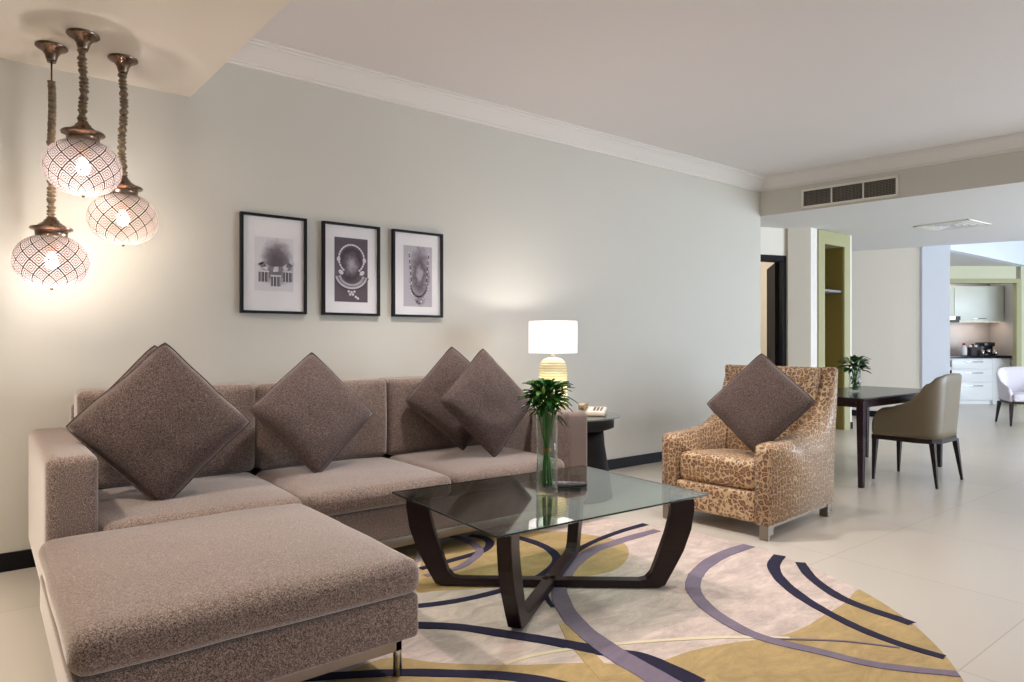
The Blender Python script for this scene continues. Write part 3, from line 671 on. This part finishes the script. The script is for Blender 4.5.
PATCHES = [
 ([(1.888,3.153),(2.166,3.284),(2.456,3.237),(2.738,3.015),(2.868,2.731),(2.831,2.567),(2.665,2.416),(2.487,2.341),(2.333,2.354),(2.163,2.418),(1.902,2.507),(1.658,2.637),(1.581,2.729)],'gold'),
 ([(1.877,1.571),(2.056,1.556),(2.250,1.497),(2.385,1.434),(2.552,1.406),(2.742,1.415),(2.966,1.428),(3.166,1.465),(3.284,1.420),(3.098,0.896),(2.467,0.688),(1.727,1.270)],'gold'),
 ([(0.815,2.135),(1.136,2.201),(1.286,2.045),(1.499,1.859),(1.730,1.696),(1.819,1.544),(1.772,1.381)],'gold'),
 ([(1.703,2.940),(1.981,3.331),(2.352,3.401),(2.268,3.551),(1.926,3.497),(1.466,2.851)],'gold'),
]
def inside(p): return (p[0] - RC[0]) ** 2 + (p[1] - RC[1]) ** 2 <= RR ** 2
def clip(poly, n=120):                                # Sutherland-Hodgman against the round outline
    out = [Vector(p[:2]) for p in poly]
    for k in range(n):
        a, b = 2 * PI * k / n, 2 * PI * (k + 1) / n
        p, q = Vector((RC[0] + RR * math.cos(a), RC[1] + RR * math.sin(a))), Vector((RC[0] + RR * math.cos(b), RC[1] + RR * math.sin(b)))
        e = q - p; ins = lambda v: e.x * (v.y - p.y) - e.y * (v.x - p.x) >= 0
        cur, out = out, []
        for i in range(len(cur)):
            u, v = cur[i - 1], cur[i]
            if ins(u) != ins(v):
                d = v - u; den = e.x * d.y - e.y * d.x; s = (e.x * (p.y - u.y) - e.y * (p.x - u.x)) / den; out.append(u + d * s)
            if ins(v): out.append(v)
        if not out: break
    return out
RM = ['rug_beige', 'rug_gold', 'rug_navy', 'rug_lilac', 'rug_cream']; IX = {'gold': 1, 'navy': 2, 'lilac': 3, 'cream': 4}
bm = NB(); n = 160; TH = .012
rg = lambda k, r: (RC[0] + r * math.cos(2 * PI * k / n), RC[1] + r * math.sin(2 * PI * k / n))
prev = None
for r, z in ((RR, 0), (RR + .002, .006), (RR - .006, TH)):
    row = [bm.verts.new((*rg(k, r), z)) for k in range(n)]
    if prev:
        for k in range(n): bm.faces.new((prev[k], prev[(k + 1) % n], row[(k + 1) % n], row[k]))
    prev = row
bm.faces.new(prev); zc = TH
for i, (pts, m_) in enumerate(PATCHES):
    loop = smooth_path(pts + pts[:1], 5)[:-1]; pl = clip(loop); zz = TH + .0003 * (i + 1)
    if len(pl) > 2:
        f = bm.faces.new([bm.verts.new((p.x, p.y, zz)) for p in pl]); f.material_index = IX[m_]
        f.normal_update()
        if f.normal.z < 0: f.normal_flip()
order = {'gold': 0, 'cream': 1, 'navy': 2, 'lilac': 3}
for i, (pts, w0, w1, m_) in enumerate(sorted(STRIPES, key=lambda s: order[s[3]])):
    path = smooth_path(pts, 14); N_ = len(path); zz = TH + .0022 + .00012 * i; rows = []
    for j, p in enumerate(path):
        d = (path[min(j + 1, N_ - 1)] - path[max(j - 1, 0)]).normalized(); s = Vector((-d.y, d.x, 0)); w = w0 + (w1 - w0) * j / (N_ - 1)
        if not inside(p): 
            if rows: break
            continue
        w *= 1 + .12 * noise.noise(p * 7) + .06 * noise.noise(p * 30); rows.append([bm.verts.new((*(p + s * k * w / 2)[:2], zz - (.0022 if abs(k) == 1 else 0))) for k in (-1, -.93, .93, 1)])
    for a, b in zip(rows, rows[1:]):
        for k in range(3):
            f = bm.faces.new((a[k], b[k], b[k + 1], a[k + 1])); f.material_index = IX[m_]; f.normal_update()
            if f.normal.z < 0: f.normal_flip()
bmesh.ops.triangulate(bm, faces=[f for f in bm.faces if len(f.verts) > 4])
tag(link('rug', bm, RM, None, False), 'round beige rug with navy, lilac and gold curving bands under the glass table', 'rug')

# ================================================================ sofa
t = thing('corner_sofa', 'long taupe three-seat sofa against the wall below the framed pictures', 'sofa', (.2, 3.05, 0)); X = lambda x: x - .2; Yv = lambda y: y - 3.05
bm = cushion_box(X(.37), X(2.83), .012, 1.06, .146, .318, .02, n=10); link('base', bm, 'sofa_fabric', t)
for a, b, s in ((.372, 1.192, 1), (1.198, 2.008, 2), (2.014, 2.828, 3)):
    bm = cushion_box(X(a), X(b), 0, .80, .316, .432, .045, top=.022, front=.018, n=14, wob=.005, seed=s); link('seat_cushion', bm, 'sofa_fabric', t)
for a, b, s in ((.376, 1.212, 4), (1.218, 2.018, 5), (2.024, 2.826, 6)):
    bm = cushion_box(X(a), X(b), .765, .97, .43, .91, .035, top=.006, front=.03, n=14, wob=.005, seed=s); link('back_cushion', bm, 'sofa_fabric', t)
bm = cushion_box(X(.37), X(2.83), .965, 1.085, .146, .84, .03, n=8); link('backrest_frame', bm, 'sofa_fabric', t)
for a, b in ((.200, .372), (2.826, 3.018)):
    bm = cushion_box(X(a), X(b), .0, 1.09, .146, .712, .035, top=.004, n=10)
    link('armrest', bm, 'sofa_fabric', t)
for x in (.30, 2.92):
    for y in (.06, 1.0):
        bm = NB(); r_ = lathe(bm, [(.016, .0126 if inside((x, y + 3.05)) else 0), (.016, .146)], 16, (X(x), y, 0)); cap(bm, r_[0][::-1]); cap(bm, r_[-1]); link('leg', bm, 'chrome', t)
bm = bbox(X(.34), X(2.88), .06, .09, .088, .146, .003); link('plinth_rail', bm, 'brushed_metal', t)

t = thing('ottoman', 'large square taupe ottoman filling the corner in front of the left seat', 'ottoman', (.18, 1.97, 0))
bm = cushion_box(-.006, .994, -.006, 1.062, .305, .425, .05, top=.026, front=.008, n=16, wob=.004, seed=11); link('seat_cushion', bm, 'sofa_fabric', t)
bm = cushion_box(0, .985, .004, 1.05, .160, .310, .022, n=10); link('base', bm, 'sofa_fabric', t)
for x in (.06, .945):
    for y in (.09, .96):
        bm = NB(); r_ = lathe(bm, [(.015, .0126 if inside((x + .18, y + 1.97)) else 0), (.015, .162)], 16, (x, y, 0)); cap(bm, r_[0][::-1]); cap(bm, r_[-1]); link('leg', bm, 'chrome', t)
bm = NB(); box(bm, .05, .95, .07, .09, .105, .160); box(bm, .05, .95, .96, .98, .105, .160); box(bm, .05, .07, .07, .98, .105, .160); box(bm, .93, .95, .07, .98, .105, .160); link('plinth_rail', bm, 'brushed_metal', t, False)

def pillow(loc, rot, r, label, seed, th=.09, group='taupe scatter cushions on the sofa'):
    o = link('scatter_cushion', pillow_mesh(r, th, seed=seed), 'pillow_fabric'); o.location = loc; o.rotation_euler = rot
    return tag(o, label, 'cushion', group)
pillow((.655, 3.36, .778), (-.16, .03, -.144), .374, 'big taupe cushion on its corner beside the left armrest, nearest of all', 1, .10)
pillow((.69, 3.60, .80), (-.22, -.06, -.12), .345, 'taupe cushion mostly hidden behind the big one by the left armrest', 2, .07)
pillow((1.455, 3.60, .762), (-.38, .09, -.046), .356, 'taupe cushion on its corner over the sofa middle, alone', 3)
pillow((2.43, 3.66, .785), (-.26, -.04, -.30), .345, 'taupe cushion tilted behind the rightmost sofa cushion', 4, .075)
pillow((2.475, 3.38, .775), (-.28, .065, -.03), .350, 'taupe cushion in front of another by the right armrest', 5)
pillow((3.815, 2.37, .765), (-.40, -.07, -1.304), .338, 'taupe cushion standing on the seat of the leopard armchair', 6, .08, 'taupe scatter cushions')

# ================================================================ coffee table
CT = (2.092, 2.378); CZ = TH + .0045
t = thing('coffee_table', 'rectangular glass coffee table on crossed dark curved wooden legs', 'coffee table', (CT[0], CT[1], CZ), R(-3))
hx, hy, ZT = .589, .442, .4447 - CZ
bm = bbox(-hx, hx, -hy, hy, ZT - .010, ZT, .002, 1)
bm.normal_update()
for f in bm.faces:
    if abs(f.normal.z) < .5: f.material_index = 1
link('glass_top', bm, ['table_glass', 'glass_edge'], t, False)
LEG = [(.500, .0), (.530, .012), (.565, .075), (.615, .17), (.650, .27), (.664, .36), (.664, .408), (.545, .408), (.558, .37), (.555, .33), (.535, .25), (.500, .15), (.468, .065), (.445, .040), (.415, .032), (0, .032), (0, 0)]
for sx, sy in ((-1, -1), (1, -1), (1, 1), (-1, 1)):
    L_ = math.hypot(hx, hy); ux, uy = sx * hx / L_, sy * hy / L_; bm = NB(); kk = 1.0
    profile(bm, LEG, lambda s, w, z: (ux * s - uy * w, uy * s + ux * w, z), -.029, .029)
    es = [e for e in bm.edges if e.calc_face_angle(0) > .9]
    bmesh.ops.bevel(bm, geom=es, offset=.003, segments=2, affect='EDGES', clamp_overlap=True)
    o = link('leg', bm, 'espresso_wood', t, False)
    bm = NB(); r_ = lathe(bm, [(.016, .408), (.016, ZT - .0105)], 16, (ux * .60, uy * .60, 0)); cap(bm, r_[-1]); link('glass_pad', bm, 'chrome', o)

def foliage(bm, c, rad, hgt, n, seed, ll=.075, lw=.012, droop=.3):
    rnd = random.Random(seed)
    for i in range(n):
        a = rnd.random() * 2 * PI; e = rnd.random() ** .7; z = hgt * (rnd.random() ** .8)
        o = Vector((c[0] + math.cos(a) * rad * e * .75, c[1] + math.sin(a) * rad * e * .75, c[2] + z))
        d = Vector((math.cos(a) * (.3 + e), math.sin(a) * (.3 + e), .9 - droop * 2.2 * e * rnd.random() + (z / hgt - .5))).normalized()
        L_ = ll * (.6 + .6 * rnd.random()); w = lw * (.7 + .6 * rnd.random()); s = d.cross(Vector((0, 0, 1))).normalized(); nrm = s.cross(d)
        rows = []
        for k, (q, ww) in enumerate(((0, .15), (.25, .75), (.5, 1), (.78, .6), (1, .03))):
            p = o + d * L_ * q - Vector((0, 0, 1)) * droop * L_ * q * q * .8
            rows.append((bm.verts.new(p - s * w * ww + nrm * .12 * w), bm.verts.new(p - nrm * w * .25), bm.verts.new(p + s * w * ww + nrm * .12 * w)))
        for r0, r1 in zip(rows, rows[1:]):
            bm.faces.new((r0[0], r0[1], r1[1], r1[0])); bm.faces.new((r0[1], r0[2], r1[2], r1[1]))

VX, VY, VZ = 2.100, 2.405, .4449
t = thing('glass_vase', 'tall clear cylinder glass vase half full of water on the glass coffee table', 'vase', (VX, VY, VZ))
bm = NB(); VR = .051; r_ = lathe(bm, [(VR, 0), (VR, .362), (VR - .004, .362), (VR - .004, .022), (0.0001, .022)], 40); cap(bm, r_[0][::-1]); link('glass', bm, 'clear_glass', t)
bm = NB(); r_ = lathe(bm, [(VR - .006, .024), (VR - .006, .168)], 40); cap(bm, r_[0][::-1]); cap(bm, r_[-1]); link('water', bm, 'water', t)
t = thing('foliage_bunch', 'bunch of green leafy stems standing in the tall vase', 'flowers', (VX, VY, VZ + .026)); rnd = random.Random(5); tips = []
bm = NB()
for i in range(15):
    a = 2 * PI * i / 15 + rnd.random() * .3; r0 = .034 * (.5 + .5 * rnd.random()); a2 = a + 2.4; r2 = .03 + .045 * rnd.random(); zt = .385 + .06 * rnd.random()
    pts = smooth_path([(r0 * math.cos(a), r0 * math.sin(a), 0), (.012 * math.cos(a), .012 * math.sin(a), .14), (.012 * math.cos(a2), .012 * math.sin(a2), .20), (.5 * r2 * math.cos(a2), .5 * r2 * math.sin(a2), .32), (r2 * math.cos(a2), r2 * math.sin(a2), zt)], 4)
    tube(bm, pts, .0036, 6); tips.append(pts[-1])
link('stems', bm, 'stem', t)
bm = NB(); r_ = lathe(bm, [(.019, .155), (.022, .165), (.019, .178)], 16); link('tie', bm, 'rubber_band', t)
bm = NB(); foliage(bm, (.0, 0, .375), .088, .10, 230, 3, .072, .0135, .5)
foliage(bm, (.0, 0, .33), .05, .05, 26, 8, .09, .012, .7)
link('leaves', bm, 'leaf', t)
for i, p in enumerate(tips):
    bm = NB(); q = p + Vector((rnd.uniform(-.03, .03), rnd.uniform(-.03, .03), .035)); bmesh.ops.create_uvsphere(bm, u_segments=8, v_segments=6, radius=.010, matrix=Matrix.Translation(q) @ Matrix.Diagonal((.8, .8, 1.7, 1))); link('bud', bm, 'bud', t)

t = thing('remote_control', 'black remote control lying on the glass table behind the vase', 'remote control', (2.245, 2.405, .4449), R(-24))
bm = cushion_box(-.085, .085, -.024, .024, 0, .020, .008, top=.002, n=6); link('body', bm, 'black_plastic', t)
for i in range(5):
    for j in range(3): bx_ = link('button', bbox(-.06 + i * .022, -.047 + i * .022, -.017 + j * .013, -.009 + j * .013, .0215, .0245, .001, 1), 'grey_plastic', t)
t = thing('remote_control', 'small grey remote lying beside the black remote on the glass table', 'remote control', (2.235, 2.475, .4449), R(-36))
bm = cushion_box(-.07, .07, -.018, .018, 0, .016, .007, n=6); link('body', bm, 'grey_plastic', t)

# ================================================================ end table, lamp, phone
EC = (3.48, 3.735)
t = thing('end_table', 'round black side table with a glass top beyond the right armrest of the sofa', 'side table', (EC[0], EC[1], 0))
bm = NB(); r_ = lathe(bm, [(.380, .590), (.383, .594), (.380, .600)], 64); cap(bm, r_[0][::-1]); cap(bm, r_[-1]); link('glass_top', bm, 'table_glass', t, False)
bm = NB(); r_ = lathe(bm, [(.31, .505), (.335, .515), (.335, .585), (.31, .589)], 64); cap(bm, r_[0][::-1]); cap(bm, r_[-1]); link('apron', bm, 'side_black', t)
bm = NB(); r_ = lathe(bm, [(.325, 0), (.322, .02), (.305, .13), (.285, .26), (.266, .38), (.256, .504)], 48); cap(bm, r_[0][::-1]); cap(bm, r_[-1]); link('pedestal', bm, 'side_black', t)
LP = (3.302, 3.713)
t = thing('table_lamp', 'lit table lamp with white drum shade and ribbed amber glass body', 'table lamp', (LP[0], LP[1], .6005))
bm = NB(); r_ = lathe(bm, [(.075, 0), (.095, .012), (.103, .05), (.106, .16), (.106, .30), (.103, .355), (.093, .392), (.072, .415), (.045, .427), (.022, .432)], 40); cap(bm, r_[0][::-1]); cap(bm, r_[-1]); link('body', bm, 'amber_glass', t)
bm = NB(); r_ = lathe(bm, [(.014, .4325), (.014, .47), (.008, .475), (.008, .52)], 20); cap(bm, r_[-1]); link('stem', bm, 'brushed_metal', t)
bm = NB(); z0, z1 = .463, .692; lathe(bm, [(.172, z0), (.176, z0), (.175, z1), (.171, z1), (.172, z0)], 64); sh = link('lamp_shade', bm, 'lampshade', t)
bm = NB()
for k in range(3): a = k * 2 * PI / 3; tube(bm, [(0, 0, z1 - .03), (.171 * math.cos(a), .171 * math.sin(a), z1 - .01)], .0018, 6)
link('spider', bm, 'chrome', sh)
bm = NB(); lathe(bm, [(.0, .62), (.02, .61), (.029, .585), (.024, .555), (.013, .522)], 20); link('bulb', bm, 'bulb', t)
lamp('table_lamp_light', 'POINT', (LP[0], LP[1], .6005 + .625), 12, (1, .93, .90), radius=.035)
lamp('lamp_body_light', 'POINT', (LP[0], LP[1], .6005 + .2), 1.6, (1, .90, .66), radius=.04)
t = thing('telephone', 'cream desk telephone with keypad on the round side table', 'telephone', (3.60, 3.60, .6005), HEAD + R(75))
bm = NB(); profile(bm, [(-.085, 0), (.085, 0), (.085, .028), (-.085, .055)], lambda s, w, z: (w, s, z), -.095, .095)
bmesh.ops.bevel(bm, geom=list(bm.edges), offset=.006, segments=2, affect='EDGES'); link('base', bm, 'cream_plastic', t, False)
bm = cushion_box(.048, .098, -.10, .10, .058, .088, .012, n=6)
for s in (-.075, .075):
    for v in [v for v in bm.verts if abs(v.co.y - s) < .03 and v.co.z < .065]: v.co.z -= .012
hs = link('handset', bm, 'phone_tan', t)
for i in range(3):
    for j in range(4):
        x, y = -.062 + i * .026, -.05 + j * .026; zz = .0425 - y * .159
        link('key', bbox(x - .008, x + .008, y - .008, y + .008, zz - .002, zz + .003, .001, 1), 'grey_plastic', t)

# ================================================================ leopard armchair
t = thing('leopard_armchair', 'leopard print armchair with sweeping arms and short metal feet', 'armchair', (3.56, 2.14, 0), R(4.5))
WD, DP = .742, .885
SIDE = [(0, .085), (DP - .005, .085), (DP + .012, .40), (DP + .024, .72), (DP + .028, .955), (DP + .015, .975), (DP - .02, .975), (.86, .90), (.80, .80), (.735, .71), (.65, .635), (.54, .585), (.40, .560), (.22, .549), (.08, .548), (.030, .540), (.012, .515), (.002, .44)]
def smooth2(pts):
    q = smooth_path([(a, b) for a, b in pts[7:14]], 4); return pts[:7] + [(v.x, v.y) for v in q] + pts[14:]
SD = smooth2(SIDE)
for y0 in (0, WD - .10):
    bm = NB(); profile(bm, SD, lambda s, w, z: (s, w + (.085 if y0 else -.03) * max(0, z - .5), z), y0, y0 + .10)
    es = [e for e in bm.edges if abs(e.verts[0].co.y - e.verts[1].co.y) < 1e-6]
    bmesh.ops.bevel(bm, geom=es, offset=.018, segments=4, affect='EDGES', clamp_overlap=True)
    bm.normal_update()
    for f in bm.faces:
        if abs(f.normal.y) > .9 and ((y0 == 0 and f.calc_center_median().y < .02) or (y0 > 0 and f.calc_center_median().y > WD - .02)): f.material_index = 1
    link('side_panel', bm, ['leopard', 'leopard_side'], t)
bm = cushion_box(.045, .66, .098, WD - .098, .262, .445, .045, top=.02, front=0, n=12, wob=.004, seed=3)
for v in bm.verts:
    if v.co.x < .15: v.co.x -= .02 * (1 - ((v.co.y - WD / 2) / .28) ** 2 if abs(v.co.y - WD / 2) < .28 else 0)
    v.co.z -= .05 * max(0, v.co.x) / .66
link('seat_cushion', bm, 'leopard', t)
bm = cushion_box(.012, .86, .10, WD - .10, .085, .262, .02, n=8); link('base', bm, 'leopard', t)
bm = NB(); LEAN = lambda y, z: y + (.085 * max(0, z - .5) * (y / WD) - .03 * max(0, z - .5) * (1 - y / WD))
BK = [(.60, .27), (.64, .45), (.68, .62), (.73, .80), (.785, .955), (.805, .975), (.88, .975), (.90, .955), (.897, .72), (.885, .40), (.872, .27)]
profile(bm, BK, lambda s, w, z: (s, LEAN(w, z), z), .085, WD - .085)
bmesh.ops.bevel(bm, geom=[e for e in bm.edges if e.calc_face_angle(0) > .3 and abs(e.verts[0].co.y - e.verts[1].co.y) > .1 and e.verts[0].co.z > .9], offset=.01, segments=2, affect='EDGES'); link('backrest', bm, 'leopard', t)
for x, y in ((.0, .012), (.0, WD - .066), (DP - .075, .012), (DP - .075, WD - .066)):
    bm = NB(); box(bm, x + .002, x + .022, y, y + .054, 0, .085); box(bm, x + .022, x + .065, y, y + .010, .03, .085); box(bm, x + .022, x + .065, y + .044, y + .054, .03, .085)
    link('leg', bm, 'brushed_metal', t, False)
for y in (.018, WD - .03): link('base_rail', bbox(.03, DP - .06, y, y + .012, .066, .0848, .002), 'brushed_metal', t, False)

# ================================================================ desk and upholstered chairs
t = thing('writing_desk', 'dark wooden desk with tapered legs behind the armchair', 'desk', (5.405, 2.455, 0), R(-1))
DW, DD = 1.55, .74
bm = bbox(0, DW, 0, DD, .682, .700, .004); link('desk_top', bm, 'desk_wood', t, False)
bm = bbox(.012, DW - .012, .012, DD - .012, .7002, .703, .001, 1); link('glass_sheet', bm, 'counter_black', t, False)
bm = NB()
for a in ((.02, DW - .02, .02, .04), (.02, DW - .02, DD - .04, DD - .02), (.02, .04, .02, DD - .02), (DW - .04, DW - .02, .02, DD - .02)): box(bm, *a, .628, .682)
link('apron', bm, 'desk_wood', t, False)
for x in (.012, DW - .07):
    for y in (.012, DD - .07):
        bm = NB(); w = .058; q = .010
        a = [bm.verts.new((x + q + i * (w - 2 * q), y + q + j * (w - 2 * q), 0)) for i, j in ((0, 0), (1, 0), (1, 1), (0, 1))]; b = [bm.verts.new((x + i * w, y + j * w, .682)) for i, j in ((0, 0), (1, 0), (1, 1), (0, 1))]
        bm.faces.new(a[::-1]); bm.faces.new(b)
        for i in range(4): bm.faces.new((a[i], a[(i + 1) % 4], b[(i + 1) % 4], b[i]))
        link('leg', bevel(bm, .004), 'desk_wood', t, False)
d = link('drawer', bbox(.95, 1.40, .012, .020, .634, .678, .003), 'desk_wood', t)
bm = NB(); tube(bm, [(1.17, .012, .656), (1.17, -.006, .656)], .010, 12); link('knob', bm, 'chrome', d)

t = thing('small_vase', 'small clear glass vase lined with leaves on the dark desk', 'vase', (6.08, 2.84, .7032))
bm = NB(); VR = .049; r_ = lathe(bm, [(VR, 0), (VR, .185), (VR - .003, .185), (VR - .003, .015), (.0001, .015)], 32); cap(bm, r_[0][::-1]); link('glass', bm, 'clear_glass', t)
t = thing('green_posy', 'small posy of dark green leaves in the desk vase', 'flowers', (6.08, 2.84, .7195)); rnd = random.Random(8)
bm = NB()
for i in range(9):
    a = i * .7; tube(bm, smooth_path([(.02 * math.cos(a), .02 * math.sin(a), 0), (.008 * math.cos(a + 1), .008 * math.sin(a + 1), .08), (.03 * math.cos(a + 2), .03 * math.sin(a + 2), .19)], 4), .003, 6)
link('stems', bm, 'stem', t)
bm = NB(); foliage(bm, (-.01, 0, .17), .10, .10, 150, 4, .066, .015, .5)
for i in range(26):
    a = rnd.random() * 6.28; z = rnd.random() * .11; o_ = Vector((.036 * math.cos(a), .036 * math.sin(a), z + .005)); s = Vector((-math.sin(a), math.cos(a), .5)).normalized(); u = Vector((0, 0, 1))
    bm.faces.new([bm.verts.new(o_ + s * p * .022 + u * q * .010) for p, q in ((-1, 0), (0, -.9), (1, 0), (0, .9))])
link('leaves', bm, 'leaf', t)

def shell_chair(label, leather, loc, rz, group):
    """barrel armchair: seat facing +y locally, 0.58 wide, wrap-round shell higher at the back"""
    t = thing('upholstered_armchair', label, 'chair', loc, rz, group)
    hw, dp, r = .275, .52, .13
    path = [(-hw, .5), (-hw, .36), (-hw, .24), (-hw, .12)] + [(-hw + r - r * math.cos(a), -(r * math.sin(a)) + .06) for a in [PI / 2 * k / 6 for k in range(1, 7)]]
    path += [(-.09, -.07), (0, -.07)]; path += [(-x, y) for x, y in path[::-1][1:]]
    n = len(path); acc = [0]
    for a, b in zip(path, path[1:]): acc.append(acc[-1] + math.dist(a, b))
    tot = acc[-1]; pts = []
    N_ = 72
    for i in range(N_ + 1):
        s = tot * i / N_; k = max(j for j in range(n) if acc[j] <= s + 1e-9); k = min(k, n - 2); f = (s - acc[k]) / (acc[k + 1] - acc[k]); pts.append((path[k][0] * (1 - f) + path[k + 1][0] * f, path[k][1] * (1 - f) + path[k + 1][1] * f))
    def top(u):                                         # u: 0 at an arm front, 1 at the middle of the back
        u = max(0, min(1, u)); kn = [(0, .50), (.02, .53), (.06, .575), (.12, .60), (.22, .612), (.32, .635), (.42, .662), (.52, .73), (.62, .81), (.72, .868), (.82, .885), (1, .89)]
        for (a, b), (c, d_) in zip(kn, kn[1:]):
            if u <= c: f = (u - a) / (c - a); f = f * f * (3 - 2 * f) if b > .6 else f; return b + (d_ - b) * f
        return .89
    bm = NB(); rows = []; V_ = 9
    for i, (x, y) in enumerate(pts):
        a, b = pts[max(i - 1, 0)], pts[min(i + 1, N_)]; d = Vector((b[0] - a[0], b[1] - a[1])).normalized(); nx, ny = d.y, -d.x       # outward
        if nx * x + ny * (y - .25) < 0: nx, ny = -nx, -ny
        u = 1 - abs(i / N_ - .5) * 2; zt = top(u); zb = .375; row = []; th = .040
        fl = .045 * (1 if u > .3 else .6 + .4 * u / .3)
        for k in range(V_ + 1): s = k / V_; z = zb + (zt - .012 - zb) * s; o_ = fl * (z - zb) / .5; row.append((x + nx * o_, y + ny * o_, z))
        o_ = fl * (zt - zb) / .5
        for q, zz in ((-.25, 0), (-.5, .003), (-.75, 0), (-1, -.012)): row.append((x + nx * (o_ + q * th), y + ny * (o_ + q * th), zt + zz))
        for k in range(V_ - 1, -1, -1): s = k / V_; z = zb + (zt - .012 - zb) * s; o_ = fl * (z - zb) / .5 - th; row.append((x + nx * o_, y + ny * o_, z))
        rows.append([bm.verts.new(p) for p in row])
    m_ = len(rows[0])
    for a, b in zip(rows, rows[1:]):
        for k in range(m_): bm.faces.new((a[k], b[k], b[(k + 1) % m_], a[(k + 1) % m_]))
    bm.faces.new(rows[0]); bm.faces.new(rows[-1][::-1]); bmesh.ops.recalc_face_normals(bm, faces=bm.faces); link('shell', bm, leather, t)
    bm = cushion_box(-hw + .032, hw - .032, -.035, .535, .375, .49, .03, top=.02, n=10); link('seat', bm, leather, t)
    bm = NB(); prism(bm, [(-hw + .01, .515), (-hw - .005, .1), (-hw + .03, -.02), (-hw + .11, -.072), (hw - .11, -.072), (hw - .03, -.02), (hw + .005, .1), (hw - .01, .515)], .338, .374); link('seat_rail', bm, 'espresso_wood', t, False)
    for sx in (-1, 1):
        for yt, yb, xb in ((.485, .50, .262), (-.025, -.075, .280)):
            bm = NB(); A = Vector((sx * (hw - .025), yt, .345)); B = Vector((sx * xb, yb, 0)); wt, wb = .024, .011
            a = [bm.verts.new(B + Vector((i * wb, j * wb, 0))) for i, j in ((-1, -1), (1, -1), (1, 1), (-1, 1))]; b = [bm.verts.new(A + Vector((i * wt, j * wt, 0))) for i, j in ((-1, -1), (1, -1), (1, 1), (-1, 1))]
            bm.faces.new(a[::-1]); bm.faces.new(b)
            for i in range(4): bm.faces.new((a[i], a[(i + 1) % 4], b[(i + 1) % 4], b[i]))
            link('leg', bevel(bm, .004), 'espresso_wood', t, False)
    return t
shell_chair('olive-beige leather armchair with dark legs pulled up to the dark desk', 'chair_leather', (6.135, 2.178, 0), R(1), 'barrel-backed chairs').scale = (.97, .84, 1)
shell_chair('pale lilac-white armchair with dark legs at the right edge, far by the kitchen', 'lavender_leather', (11.48, 3.07, 0), R(122), 'barrel-backed chairs').scale = (1, .95, .885)
